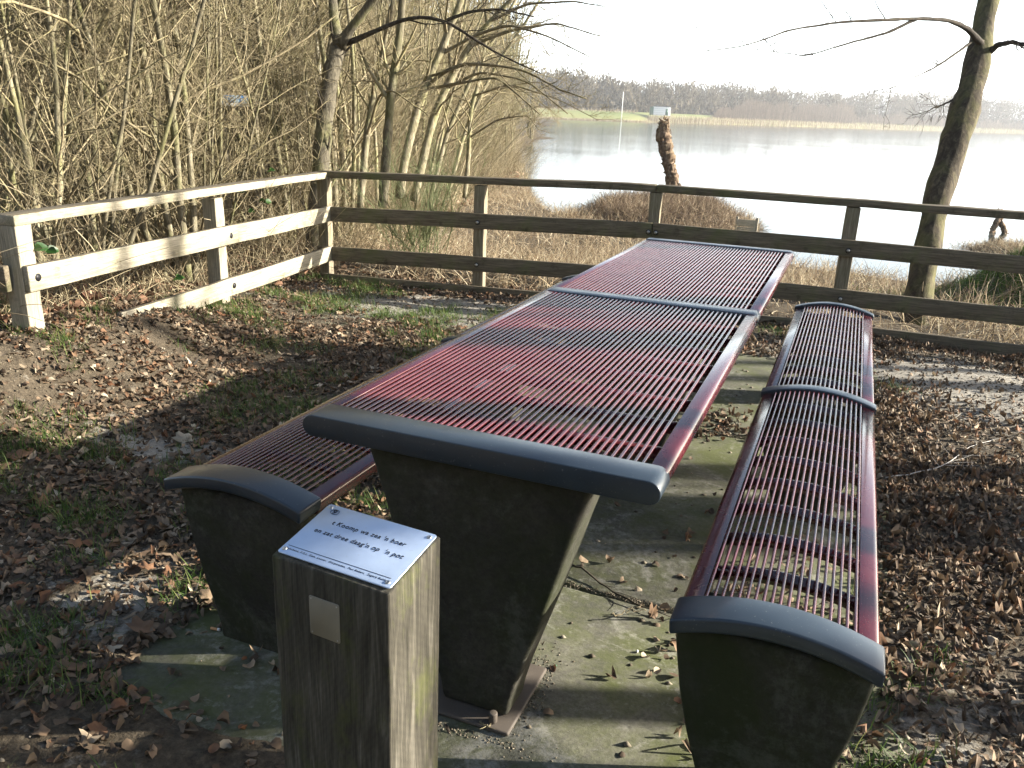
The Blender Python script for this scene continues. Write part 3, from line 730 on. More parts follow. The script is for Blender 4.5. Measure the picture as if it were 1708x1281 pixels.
for i, (x, y) in enumerate(midd):
    v = variants[int(r.integers(7))]; nm = 'bare_tree'; lb = 'thin bare tree deeper in the left woodland, seen through the nearer stems'
    if r.uniform() < .12: v = vb[int(r.integers(2))]; nm = 'birch_tree'; lb = 'pale birch deeper in the left woodland, seen between nearer stems'
    tree(nm, (x, y, float(height(x, y)) - .02), v, r.uniform(0, 6.28), r.uniform(.9, 1.4), lb, 'thin bare trees deeper in the left woodland' if nm == 'bare_tree' else 'pale birches deeper in the woodland', (r.normal() * .05, .05 + r.normal() * .05))
for i, (x, y) in enumerate(far):
    v = variants_far[int(r.integers(4))]
    tree('bare_tree', (x, y, float(height(x, y)) - .02), v, r.uniform(0, 6.28), r.uniform(.9, 1.4), 'tall bare tree standing far back in the left woodland', 'tall bare trees far back in the left woodland')

vsh = [tree_meshes(500 + s, nst=[9, 7, 11][s], hgt=[3.0, 2.4, 3.6][s], r0=[.015, .012, .017][s], lean=.5, spread=.2, k1=12, k2=6, k3=4, low=.05) for s in range(3)]
for i, (x, y) in enumerate(try_place(130, 4.6, 22, .33)):
    o = tree('bare_shrub', (x, y, float(height(x, y)) - .02), vsh[i % 3], r.uniform(0, 6.28), r.uniform(.7, 1.2), 'thin twiggy bare shrub filling the gaps low down in the left thicket', 'twiggy bare shrubs in the left thicket'); o['category'] = 'shrub'

# hand shaped trees: limbs are polylines with their own distances
def path(pts, n):
    pts = np.array(pts, float); d = np.r_[0, np.cumsum(np.linalg.norm(np.diff(pts[:, :3], axis=0), axis=1))]
    t = np.linspace(0, d[-1], n)
    # smooth (catmull-like) by interpolating then averaging
    P = np.stack([np.interp(t, d, pts[:, k]) for k in range(pts.shape[1])], 1)
    for _ in range(2): P[1:-1] = .25 * P[:-2] + .5 * P[1:-1] + .25 * P[2:]
    return P
def custom_tree(name, label, limbs, bark, twig, seed, base, k=10, twigs=(9, 5, 3), n=22, wob=.012, lsc=.22, jit=.05, tmin=.25, group=None, sides=10):
    """limbs: list of (points [(px,py,dist,radius)...], part) with part 'trunk' or 'crown'"""
    rr = np.random.default_rng(seed); base = np.array(base, float); o = empty(name, base); tag(o, label, 'tree', group)
    A = Acc(); B = Acc()
    for pts, part in limbs:
        q_ = np.array([[*(at_depth(px, py, ds) - base), ra] for px, py, ds, ra in pts]); P = path(q_, n)
        XYZ = P[:, :3] + np.cumsum(rr.normal(size=(n, 3)) * wob * .3, axis=0) * np.linspace(0, 1, n)[:, None]
        Rd = P[:, 3] * (1 + .06 * rr.normal(size=n))
        V, F = tubes(XYZ[None], Rd[None], sides if part == 'trunk' else 6, True, jit)
        (A if part == 'trunk' else B).add(V, F)
        P1, R1 = spawn(rr, XYZ[None], Rd[None], twigs[0], tmin, .99, 42, lsc, .5, 9, .10, .02, .25, .003, .018)
        V, F = tubes(P1, R1, 4, False); B.add(V, F[:1])
        P2, R2 = spawn(rr, P1, R1, twigs[1], .1, .98, 42, .45, .55, 6, .14, .0, .12, .002, .006)
        V, F = tubes(P2, R2, 3, False); B.add(V, F[:1])
        if twigs[2]:
            P3, R3 = spawn(rr, P2, R2, twigs[2], .15, .98, 40, .5, .6, 4, .16, 0, .07, .0015, .003)
            V, F = tubes(P3, R3, 3, False); B.add(V, F[:1])
    link('trunk', A.mesh('trunk', bark, True), o); link('crown', B.mesh('crown', twig), o)
    return o
def gp(px, py, ds): 
    p = at_depth(px, py, ds); return (p[0], p[1], float(height(p[0], p[1])))
D = 7.7
custom_tree('corner_tree', 'dark barked forked tree growing right behind the fence corner', [
    ([(524, 490, D, .100), (526, 400, D, .088), (533, 300, D, .082), (545, 190, D, .080), (562, 90, D, .078), (568, 72, D, .074)], 'trunk'),
    ([(566, 78, D, .062), (556, 30, D + .05, .045), (552, -60, D + .1, .04), (560, -260, D + .2, .03)], 'trunk'),
    ([(567, 76, D, .058), (590, 40, D - .1, .04), (622, 0, D - .2, .036), (680, -120, D - .4, .028)], 'trunk'),
    ([(574, 74, D, .026), (620, 55, D - .1, .022), (665, 35, D - .15, .020), (700, 28, D - .2, .018), (745, 34, D - .3, .015), (790, 62, D - .35, .012), (840, 92, D - .4, .009), (905, 120, D - .5, .005)], 'crown'),
    ([(745, 34, D - .3, .016), (785, 18, D - .35, .014), (830, 14, D - .4, .011), (890, 24, D - .5, .006)], 'crown')],
    M_darkbark, M_darktwig, 5, gp(524, 480, D), twigs=(8, 5, 3), lsc=.25)
D = 8.6
custom_tree('leaning_tree', 'slender tree leaning right over the bank, its long arching boughs reaching over the lake', [
    ([(666, 330, D, .05), (672, 280, D, .048), (700, 165, D, .045), (735, 84, D - .1, .040), (768, 0, D - .2, .034), (800, -120, D - .3, .02)], 'trunk'),
    ([(700, 160, D, .026), (735, 122, D - .1, .023), (775, 106, D - .2, .020), (812, 109, D - .3, .017), (872, 116, D - .4, .013), (930, 150, D - .5, .009), (975, 165, D - .6, .006)], 'crown'),
    ([(728, 95, D - .05, .022), (790, 60, D - .2, .018), (850, 40, D - .4, .013), (920, 60, D - .6, .009), (985, 95, D - .8, .005)], 'crown'),
    ([(705, 150, D, .02), (760, 140, D - .2, .016), (830, 128, D - .4, .011), (900, 190, D - .6, .006)], 'crown')],
    M_bark, M_twig, 15, gp(668, 320, D), twigs=(10, 6, 3), lsc=.3)
D = 9.4
custom_tree('leaning_tree', 'tree with a steep rightward slant, highest of those hanging over the bay', [
    ([(690, 335, D, .052), (721, 200, D, .046), (745, 140, D, .042), (782, 80, D - .1, .036), (812, 40, D - .2, .03), (855, 0, D - .3, .024), (930, -90, D - .5, .012)], 'trunk'),
    ([(782, 78, D - .1, .022), (850, 50, D - .3, .017), (930, 36, D - .5, .011), (1000, 60, D - .7, .006)], 'crown'),
    ([(740, 150, D, .02), (800, 120, D - .2, .016), (880, 135, D - .4, .011), (950, 190, D - .6, .006)], 'crown'),
    ([(812, 38, D - .2, .018), (880, 5, D - .4, .014), (960, 0, D - .6, .009), (1010, 10, D - .7, .005)], 'crown')],
    M_bark, M_twig, 25, gp(692, 330, D), twigs=(10, 6, 3), lsc=.3)
D = 7.9
custom_tree('leaning_tree', 'straight pale stemmed tree immediately right of the fence corner', [
    ([(638, 345, D, .045), (645, 250, D, .045), (650, 180, D, .042), (662, 100, D, .04), (671, 20, D - .1, .036), (680, -100, D - .2, .028)], 'trunk'),
    ([(650, 170, D, .02), (610, 110, D, .016), (590, 50, D, .01)], 'crown')],
    M_bark, M_twig, 35, gp(638, 340, D), twigs=(9, 5, 3), lsc=.22)
D = 11.5
custom_tree('leaning_tree', 'thin crooked tree at the water edge, last trunk before the open lake', [
    ([(775, 330, D, .035), (781, 270, D, .032), (785, 185, D, .030), (800, 135, D, .026), (812, 60, D, .02)], 'trunk'),
    ([(782, 230, D, .018), (830, 200, D - .2, .014), (880, 190, D - .4, .008), (900, 215, D - .5, .005)], 'crown'),
    ([(790, 160, D, .018), (850, 140, D - .3, .013), (930, 165, D - .6, .008), (1000, 200, D - .9, .004)], 'crown')],
    M_bark, M_twig, 45, gp(775, 325, D), twigs=(12, 6, 3), lsc=.35)
for kx, (px0, py0, D, tx, lb) in enumerate([
        (600, 350, 8.4, 655, 'grey green sapling between the forked corner tree and the leaning trees'),
        (715, 345, 12.5, 860, 'far leaning sapling whose fine twigs brush the bay water'),
        (745, 335, 14.0, 900, 'low bushy willow sapling hanging over the far end of the bay')]):
    custom_tree('leaning_tree', lb, [
        ([(px0, py0, D, .036), (px0 + (tx - px0) * .2, py0 - 120, D, .034), (px0 + (tx - px0) * .5, py0 - 220, D, .028), (tx, 0, D - .3, .02)], 'trunk'),
        ([(px0 + (tx - px0) * .2, py0 - 120, D, .018), (px0 + (tx - px0) * .6, py0 - 190, D - .3, .014), (tx, py0 - 200, D - .6, .008), (tx + 60, py0 - 160, D - .8, .005)], 'crown')],
        M_bark, M_twig, 55 + kx, gp(px0, py0, D), twigs=(13, 6, 3), lsc=.35)

# the alder at the right
D = 7.25
bz = at_depth(1522, 575, 6.75); 
def Dz(py): return 6.72 + (570 - py) / 570 * .62
T = [(1520, 590, .125), (1523, 560, .118), (1531, 500, .112), (1541, 445, .108), (1552, 390, .108), (1561, 337, .104), (1575, 295, .102), (1587, 262, .104), (1597, 225, .112), (1604, 201, .124), (1610, 178, .112), (1619, 154, .118), (1627, 125, .098), (1633, 84, .094), (1641, 40, .092), (1649, 0, .090), (1662, -80, .078), (1680, -260, .062), (1690, -500, .04)]
custom_tree('alder_tree', 'dark knotted alder trunk growing just behind the fence on the right', [
    ([(px, py, Dz(py), ra) for px, py, ra in T], 'trunk'),
    ([(1640, 78, 7.2, .04), (1626, 62, 7.1, .028), (1612, 45, 7.0, .021), (1578, 33, 6.8, .0175), (1530, 31, 6.6, .015), (1484, 34, 6.4, .013), (1400, 38, 6.2, .010), (1320, 50, 6.0, .007), (1240, 78, 5.8, .0045), (1165, 86, 5.7, .003)], 'crown'),
    ([(1530, 31, 6.6, .014), (1480, 55, 6.5, .010), (1400, 77, 6.4, .007), (1340, 95, 6.3, .004), (1260, 82, 6.2, .003)], 'crown'),
    ([(1625, 66, 7.15, .014), (1600, 85, 7.0, .010), (1559, 112, 6.8, .007), (1520, 131, 6.7, .004), (1480, 150, 6.6, .003)], 'crown'),
    ([(1645, 92, 7.2, .030), (1665, 74, 7.1, .024), (1690, 68, 7.0, .02), (1730, 75, 6.8, .015)], 'crown'),
    ([(1600, 160, 7.2, .010), (1575, 172, 7.1, .007), (1545, 182, 7.0, .004)], 'crown')],
    M_alder, M_darktwig, 65, (bz[0], bz[1], float(height(bz[0], bz[1]))), twigs=(7, 4, 2), n=44, wob=.006, lsc=.12, jit=.085, tmin=.45, sides=16)

# alders out to the right of the picture that throw their shadows over the table
vs = [tree_meshes(400 + s, nst=[1, 2, 1][s], hgt=[9.5, 9, 10.5][s], r0=[.13, .10, .15][s], lean=.06, spread=.25, k1=6, k2=3, k3=0, fine=False, bark=M_alder, twig=M_darktwig, low=.55) for s in range(3)]
shade = [(x_, c_ + .45 * x_) for x_, c_ in ((5.0, -.36), (6.1, -.60), (7.4, -.85), (8.3, -.5), (9.0, -.95), (7.8, .84), (9.7, 1.12), (6.6, 1.45), (12.0, 1.9), (8.6, 2.35), (10.4, 3.0))]
for i, (x, y) in enumerate(shade):
    o = tree('alder_tree', (x, y, float(height(x, y)) - .02), vs[i % 3], 1.3 * i, .9 + .05 * (i % 4), 'bare alder standing to the right outside the picture', 'alders to the right that shade the table', (.02 * (i % 3 - 1), .03 * ((i * 7) % 3 - 1)))

rb = np.random.default_rng(77)
for i in range(95):
    while True:
        x, y = rb.uniform(-24, 20), rb.uniform(-26, -5)
        if (x - 1) ** 2 + (y + 1.5) ** 2 > 20 and y < -4.5 - .25 * max(x, 0): break
    v = (variants + variants_far)[int(rb.integers(11))]
    tree('bare_tree', (x, y, float(height(x, y)) - .02), v, rb.uniform(0, 6.28), rb.uniform(1.0, 1.4), 'bare tree of the wood behind the viewpoint, outside the picture', 'bare trees of the wood behind the viewpoint')
#PART2
# ------------------------------------------------------------------ scattered small stuff
def slabtop(x, y):
    return np.maximum(np.where(slab_in(x, y) > 0, 0.0, -9), height(x, y))
def leaf_template(kind):
    if kind == 'oak':
        n = 14; t = np.linspace(0, 2 * np.pi, n, endpoint=False); rad = .5 * (1 + .22 * np.cos(5 * t + .6)) ; x = rad * np.cos(t); y = rad * np.sin(t) * .62
    elif kind == 'round':
        n = 9; t = np.linspace(0, 2 * np.pi, n, endpoint=False); x = .5 * np.cos(t); y = .40 * np.sin(t) * (1 - .35 * np.cos(t))
    else:
        n = 8; t = np.linspace(0, 2 * np.pi, n, endpoint=False); x = .5 * np.cos(t); y = .17 * np.sin(t)
    V = np.c_[np.r_[0, x], np.r_[0, y], np.zeros(n + 1)]
    i = np.arange(n); F = np.stack([np.zeros(n, int), 1 + i, 1 + (i + 1) % n], 1)
    return V, F
def scatter_leaves(xy, size, kind, curl, tiltsd, r, lift=.004, zf=slabtop):
    T, F = leaf_template(kind); n = len(xy); m_ = len(T)
    s = size * r.uniform(.55, 1.3, n)
    c1 = r.normal(0, curl, n)[:, None]; c2 = r.normal(0, curl, n)[:, None]
    X0 = np.broadcast_to(T[:, 0], (n, m_)); Y0 = np.broadcast_to(T[:, 1], (n, m_))
    Zl = c1 * X0 ** 2 * 2.2 + c2 * Y0 * Y0 * 4 + .35 * np.abs(c2) * np.abs(Y0) + r.normal(0, .05, (n, m_))
    P = np.stack([X0, Y0 * r.uniform(.7, 1.1, n)[:, None], Zl], -1) * s[:, None, None]
    a_ = r.uniform(0, 2 * np.pi, n); tx = r.normal(0, tiltsd, n); ty = r.normal(0, tiltsd, n)
    def rot(P, i, j, an):
        c, s_ = np.cos(an)[:, None], np.sin(an)[:, None]; A_ = P[..., i] * c - P[..., j] * s_; B_ = P[..., i] * s_ + P[..., j] * c
        P = P.copy(); P[..., i] = A_; P[..., j] = B_; return P
    P = rot(P, 1, 2, tx); P = rot(P, 0, 2, ty); P = rot(P, 0, 1, a_)
    zmin = P[..., 2].min(1)
    P[..., 0] += xy[:, 0:1]; P[..., 1] += xy[:, 1:2]; P[..., 2] += (zf(xy[:, 0], xy[:, 1]) - zmin * .55 + lift * r.uniform(.2, 2.2, n))[:, None]
    base = (np.arange(n) * m_)[:, None, None]
    return P.reshape(-1, 3), (F[None] + base).reshape(-1, 3), np.repeat(np.clip(r.beta(2, 2.4, n) , 0, 1), m_)
r = np.random.default_rng(33)
def pick(n, x0, x1, y0, y1, dens):
    out = []; tot = 0
    while tot < n:
        x = r.uniform(x0, x1, n * 2); y = r.uniform(y0, y1, n * 2); k = r.uniform(size=n * 2) < dens(x, y)
        out.append(np.c_[x[k], y[k]]); tot += k.sum()
    return np.concatenate(out)[:n]
def lit_dens(x, y):
    onslab = slab_in(x, y) > .05
    cl = vnoise(x, y, 41, 4, 2.2)
    d = smoothstep(.28, .58, cl) * .8 + .22
    d = d * (1 - np.clip(1.5 * (sandf(x, y) - .25), 0, .96))
    edge = np.exp(-((y - fence_y(x) + .22) / .16) ** 2)
    d = np.maximum(d, edge * .9)
    d = np.where(onslab, .006 + .95 * np.exp(-(((x - .62) / .16) ** 2 + ((y - 2.42) / .17) ** 2)) + .9 * np.exp(-(((x + .35) / .22) ** 2 + ((y - 1.05) / .55) ** 2)) + .22 * np.exp(-(((x - 1.05) / .30) ** 2 + ((y - .62) / .75) ** 2)) + .6 * np.exp(-(((x - 1.38) / .06) ** 2)) + .3 * smoothstep(.55, .7, cl) * (x < .0), d)
    return np.clip(d, 0, 1)
A = Acc()
xy = pick(7800, -3.6, -.3, -1.0, 4.9, lit_dens); A.add(*scatter_leaves(xy, .048, 'oak', .38, .22, r, .002))
xy = pick(13000, -3.4, .8, -.8, 4.8, lit_dens); A.add(*scatter_leaves(xy, .028, 'round', .5, .3, r, .002))
xy = pick(14000, .9, 3.2, -.4, 5.0, lit_dens); A.add(*scatter_leaves(xy, .036, 'willow', 1.0, .35, r, .004))
xy = pick(7500, .3, 3.2, -.4, 5.0, lit_dens); A.add(*scatter_leaves(xy, .028, 'round', .9, .35, r, .004))
xy = pick(6000, -3.6, .4, -1.0, 4.9, lit_dens); A.add(*scatter_leaves(xy, .035, 'willow', .8, .4, r))
o = link('leaf_litter', A.mesh('leaf_litter', M_leaf)); tag(o, 'dead brown leaves strewn over the ground around the table', kind='stuff')
# woodland floor litter
def wood_dens(x, y): return in_woods_v(x, y) * (.35 + .65 * vnoise(x, y, 8, 3, 1.))
def in_woods_v(x, y):
    e1 = -2.60 - .164 * np.maximum(y - 1.2, 0)
    e2 = np.interp(y, [-5, 1, 4.4, 10, 18, 26, 45, 80], [-2.6, -2.6, -3.1, -4.6, -7.0, -9.2, -14.5, -24])
    return (x < np.minimum(e1, e2)) & (shore(x, y)[0] > .3)
A = Acc()
xy = pick(16000, -12, -2.4, 0, 12, wood_dens); A.add(*scatter_leaves(xy, .075, 'round', .35, .35, r, .01, height))
xy = pick(9000, -30, -4, 3, 35, wood_dens); A.add(*scatter_leaves(xy, .14, 'round', .35, .35, r, .01, height))
o = link('woodland_litter', A.mesh('woodland_litter', M_litter)); tag(o, 'reddish brown fallen leaves covering the floor of the left thicket', kind='stuff')

def blades(xy, ln, r0, lean, bend, r, zf=height, n=4, k=3, zoff=0., wind=(0, 0)):
    m_ = len(xy); th = r.uniform(0, 6.28, m_); a_ = np.abs(r.normal(0, lean, m_))
    d = np.c_[np.cos(th) * np.sin(a_) + wind[0], np.sin(th) * np.sin(a_) + wind[1], np.cos(a_)]; d /= np.linalg.norm(d, axis=1, keepdims=True)
    P = np.zeros((m_, n, 3)); P[:, 0] = np.c_[xy, zf(xy[:, 0], xy[:, 1]) + zoff]; st = (ln * r.uniform(.45, 1.2, m_) / (n - 1))[:, None]
    b_ = np.c_[np.cos(th), np.sin(th), np.full(m_, -.6)] * (np.abs(r.normal(0, bend, m_)))[:, None]
    for i in range(1, n): d = d + b_ + r.normal(0, .05, (m_, 3)); d /= np.linalg.norm(d, axis=1, keepdims=True); P[:, i] = P[:, i - 1] + d * st
    Rr = (r0 * r.uniform(.6, 1.3, m_))[:, None] * np.linspace(1, .35, n)[None]
    V, F = tubes(P, Rr, k, False); return V, F[:1], np.repeat(r.uniform(0, 1, m_), n * k)
def flat_blades(xy, ln, wd, lean, bend, r, zf=slabtop, n=4):
    m_ = len(xy); th = r.uniform(0, 6.28, m_); a_ = np.abs(r.normal(0, lean, m_))
    d = np.c_[np.cos(th) * np.sin(a_), np.sin(th) * np.sin(a_), np.cos(a_)]; side = np.c_[-np.sin(th), np.cos(th), np.zeros(m_)]
    P = np.c_[xy, zf(xy[:, 0], xy[:, 1]) - .004]; st = (ln * r.uniform(.4, 1.2, m_) / (n - 1))[:, None]; b_ = np.c_[np.cos(th), np.sin(th), np.full(m_, -.7)] * np.abs(r.normal(0, bend, m_))[:, None]
    Vs = []
    for i in range(n):
        wq = wd * (1 - (i / (n - 1)) ** 1.5 * .95) / 2; Vs += [P - side * wq, P + side * wq]
        d = d + b_; d /= np.linalg.norm(d, axis=1, keepdims=True); P = P + d * st
    V = np.stack(Vs, 1).reshape(-1, 3); base = (np.arange(m_) * 2 * n)[:, None]
    F = np.concatenate([np.stack([base[:, 0] + 2 * i, base[:, 0] + 2 * i + 1, base[:, 0] + 2 * i + 3, base[:, 0] + 2 * i + 2], 1) for i in range(n - 1)])
    return V, F, np.repeat(r.uniform(0, 1, m_), 2 * n)
# green grass tufts
def tuft_dens(x, y):
    d = smoothstep(.50, .68, vnoise(x, y, 77, 3, 2.6)) * (x < -.1) + .5 * smoothstep(.70, .78, vnoise(x, y, 78, 3, 2.0))
    d = d * (1 - .8 * ((x > -.6) & (x < 1.38) & (y < 3.8))) * (y < fence_y(x) - .1)
    return np.clip(d, 0, 1)
c_ = pick(900, -3.3, 2.8, -.9, 4.6, tuft_dens)
extra = np.array([[-.62, .10], [-.56, .30], [-.60, .2], [-.45, -.30], [-.62, -.28], [-.75, -.25], [-.9, -.15], [-.42, .9], [-.38, 1.2], [-.9, .5], [-1.2, .75], [-1.0, .1], [1.35, .2], [1.42, .25], [-.85, -.3], [-.52, .42], [-1.25, 1.6], [-1.45, 1.3], [-1.6, .8]])
c_ = np.concatenate([c_, np.repeat(extra, 3, 0) + r.normal(0, .04, (len(extra) * 3, 2))])
xy = np.repeat(c_, 34, 0) + r.normal(0, .038, (len(c_) * 34, 2))
V, F, t_ = flat_blades(xy, .075, .0034, .6, .28, r)
o = link('grass_tufts', npmesh('grass_tufts', V, F, M_grass, t_)); tag(o, 'thin green grass tufts among the dead leaves', kind='stuff')

# dead reeds, bramble canes and matted grass between fence and water
def bank_dens(x, y):
    s = shore(x, y)[0]; d = y - fence_y(x)
    right = (x > np.interp(y, [4, 10, 18, 26], [-3.4, -5.4, -7.6, -9.6]))
    return ((s > .05) & (d > .12) & right) * (.35 + .65 * smoothstep(.3, .6, vnoise(x, y, 90, 3, 1.4)))
A = Acc()
xy = pick(26000, -8, 6.5, 4.6, 19.6, bank_dens); A.add(*blades(xy, .30, .0034, 1.35, .25, r))
xy = pick(16000, -6, 4.5, 4.6, 11, bank_dens); A.add(*blades(xy, .22, .0024, 1.4, .3, r))
xy = pick(1500, -8, 6.5, 5.2, 17, bank_dens); A.add(*blades(xy, .34, .0025, .5, .15, r))
isl = lambda x, y: (((x + 2.65) / 1.95) ** 2 + ((y - 16.0) / 3.1) ** 2 < 1.02) * 1.0
AI = Acc(); xy = pick(14000, -4.8, -.5, 12.8, 19.2, isl); AI.add(*blades(xy, .36, .004, .85, .25, r))
edge_ = lambda x, y: np.exp(-((np.sqrt(((x + 2.65) / 1.95) ** 2 + ((y - 16.0) / 3.1) ** 2) - .97) / .06) ** 2)
xy = pick(5000, -4.9, -.4, 12.6, 19.3, edge_); A.add(*blades(xy, .42, .004, .8, .3, r))
o = link('islet_brush', AI.mesh('islet_brush', mat_ramp_tint('islet_stalk', [(0, (.05, .035, .025)), (.6, (.17, .12, .08)), (1, (.42, .33, .22))], .8, 0, .2, .1))); tag(o, 'dark brown brushwood heaped on the islet round the pollard', kind='stuff')
o = link('dead_reeds', A.mesh('dead_reeds', M_reed)); tag(o, 'matted straw coloured dead reeds covering the bank and the islet', kind='stuff')
A = Acc()
mdd = lambda x, y: (((x - 4.3) / 1.5) ** 2 + ((y - 16.3) / 1.5) ** 2 < 1.0) * 1.0
xy = pick(4000, 2.7, 5.9, 14.7, 17.9, mdd); A.add(*blades(xy, .13, .004, 1.1, .3, r))
mgd = lambda x, y: np.exp(-(((x - 3.3) / 1.0) ** 2 + ((y - 8.3) / 1.0) ** 2)) 
xy = pick(16000, .9, 6, 5.8, 11.5, mgd); V, F, t_ = flat_blades(xy, .11, .007, .6, .3, r, height)
o = link('mound_grass', A.mesh('mound_grass', M_reed)); tag(o, 'pale dry grass on the small mound at the right water edge', kind='stuff')
o = link('green_moss_grass', npmesh('green_moss_grass', V, F, mat_ramp_tint('moss_grass', [(0, (.07, .14, .02)), (1, (.17, .27, .05))], .7, 0, .2, .3), t_)); tag(o, 'short bright green grass on the hump behind the right fence', kind='stuff')
# undergrowth canes in the thicket
A = Acc()
def und(x, y): return in_woods_v(x, y) * np.exp(-np.abs(np.minimum(0, x + 3)) / 7) * (.4 + .6 * vnoise(x, y, 55, 3, .9))
xy = pick(7000, -14, -2.6, 0, 16, und); A.add(*blades(xy, 1.0, .0032, .8, .12, r, height, 6))
xy = pick(9000, -9, -2.5, .5, 9, und); A.add(*blades(xy, .40, .0026, 1.0, .2, r, height, 4))
xy = pick(5000, -28, -5, 4, 34, lambda x, y: in_woods_v(x, y) * 1.0); A.add(*blades(xy, 1.7, .006, .5, .10, r, height, 5))
# bare twiggy brushwood along the shore of the bay
br = lambda x, y: (np.abs(x - np.interp(y, [4.6, 10, 18, 26, 40], [-3.9, -5.7, -7.8, -9.9, -14])) < .9) * (shore(x, y)[0] > .1)
xy = pick(3200, -16, -3.2, 5, 32, br); A.add(*blades(xy, 1.25, .0034, .5, .12, r, height, 6))
o = link('undergrowth', A.mesh('undergrowth', mat_ramp_tint('cane', [(0, (.10, .075, .045)), (.5, (.27, .22, .13)), (1, (.42, .36, .24))], .8, 0, .2, 0))); tag(o, 'tangled thin dead canes and brushwood under the left trees', kind='stuff')

# far woodland band behind the visible trunks
A = Acc()
pts = []
for _ in range(9000):
    px = r.uniform(-120, 840); dd = r.uniform(55, 105); az = math.atan((px - 854) / 1378.87); yw = .3775 - az
    x = CAM[0] - math.sin(yw) * dd; y = CAM[1] + math.cos(yw) * dd
    if shore(np.array(x), np.array(y))[0] > 1: pts.append((x, y))
xy = np.array(pts); A.add(*blades(xy, 9, .05, .12, .02, r, height, 5))
zf2 = lambda x, y: height(x, y) + r.uniform(0, 9, len(x))
A.add(*blades(np.repeat(xy, 3, 0) + r.normal(0, .6, (len(xy) * 3, 2)), 2.2, .022, .8, .05, r, zf2, 4))
o = link('distant_thicket', A.mesh('distant_thicket', mat_ramp_tint('thicket', [(0, (.11, .10, .055)), (1, (.27, .25, .15))], .9, 0, .1, 0))); tag(o, 'grey green mass of far trunks closing off the left woodland', kind='stuff')

A = Acc()
xy = np.c_[r.uniform(-45, 40, 16000), r.uniform(-42, -9, 16000)]; A.add(*blades(xy, 6.5, .03, .15, .03, r, height, 5))
o = link('unseen_screen_wood', A.mesh('unseen_screen_wood', mat_ramp_tint('underwood', [(0, (.03, .028, .018)), (1, (.09, .08, .05))], .9, 0, .1, 0))); tag(o, 'dense bare underwood added unseen behind the viewpoint, darkened to cut fill light', kind='stuff')  # unseen underwood, added and darkened so front faces catch less light

# ------------------------------------------------------------------ brambles, broom, willow stumps
def bramble(px, py, dist, n, sz, label, seed):
    rr = np.random.default_rng(seed); c = at_depth(px, py, dist); gz = float(height(c[0], c[1])); root = empty('bramble_sprig', (c[0], c[1], gz)); tag(root, label, 'bramble')
    for i in range(n):
        tip = np.array([rr.normal() * sz * 1.6, rr.normal() * sz * 1.2, c[2] - gz + rr.normal() * sz * .9])
        b0 = np.array([rr.normal() * .03, rr.normal() * .03, -.02]); P = np.linspace(b0, tip, 6); P[1:-1, :2] += rr.normal(0, .02, (4, 2)); 
        V, F = tubes(P[None], np.full((1, 6), .0022), 5, False); link('stem', npmesh('stem', V, F[:1], M_twig), root)
        for k in range(3):
            T, Fl = leaf_template('round'); a_ = (k - 1) * 1.1 + i; s = sz * rr.uniform(.6, 1.0)
            L = T.copy(); L[:, 0] += .5; L[:, 1] *= 1.1; L[:, 2] = -.25 * L[:, 0] ** 2 + .3 * np.abs(L[:, 1]) + rr.normal(0, .02, len(L)); L *= s
            ca, sa = math.cos(a_), math.sin(a_); th_ = rr.uniform(.3, 1.1)
            L = np.c_[L[:, 0], L[:, 1] * math.cos(th_) - L[:, 2] * math.sin(th_), L[:, 1] * math.sin(th_) + L[:, 2] * math.cos(th_)]
            L = np.c_[L[:, 0] * ca - L[:, 1] * sa, L[:, 0] * sa + L[:, 1] * ca, L[:, 2]] + tip
            link('leaf', npmesh('leaf', L, Fl, M_bramble, np.full(len(L), rr.uniform())), root)
bramble(54, 425, 3.95, 2, .06, 'green bramble leaves poking up by the left end fence post', 1)
bramble(102, 430, 4.15, 1, .055, 'single green bramble leaf just above the middle rail near the left end', 2)
bramble(290, 455, 5.4, 1, .06, 'bramble sprig low between the rails left of the middle post', 3)
bramble(415, 340, 6.4, 3, .065, 'green bramble leaves behind the fence right of the leaning middle post', 4)
bramble(475, 280, 6.9, 1, .06, 'small green bramble sprig above the top rail near the corner', 5)
bramble(182, 5, 6.0, 2, .05, 'green leaves high among the stems at the top left', 6)
bc = gp(690, 420, 8.0)
root = empty('broom_bush', bc); tag(root, 'soft light green broom bush glowing behind the fence corner', 'bush')
rr = np.random.default_rng(9); nst = 46
th = rr.uniform(0, 6.28, nst); ln = rr.uniform(.1, .8, nst); d = np.c_[np.cos(th) * ln, np.sin(th) * ln, np.ones(nst)]; d /= np.linalg.norm(d, axis=1, keepdims=True)
P0, R0 = grow(rr, np.c_[rr.normal(0, .12, nst), rr.normal(0, .12, nst), np.full(nst, -.02)], d, rr.uniform(.6, 1.35, nst), np.full(nst, .004), 8, .1, .02)
V, F = tubes(P0, R0, 4, False); link('stem', npmesh('stem', V, F[:1], M_broom), root)
P1, R1 = spawn(rr, P0, R0, 34, .2, 1, 30, .28, .5, 4, .08, .02, .08, .0016, .003); V, F = tubes(P1, R1, 3, False)
o = link('foliage', npmesh('foliage', V, F[:1], M_broom, np.repeat(rr.uniform(0, 1, len(P1)), 12)), root); o['kind'] = 'stuff'

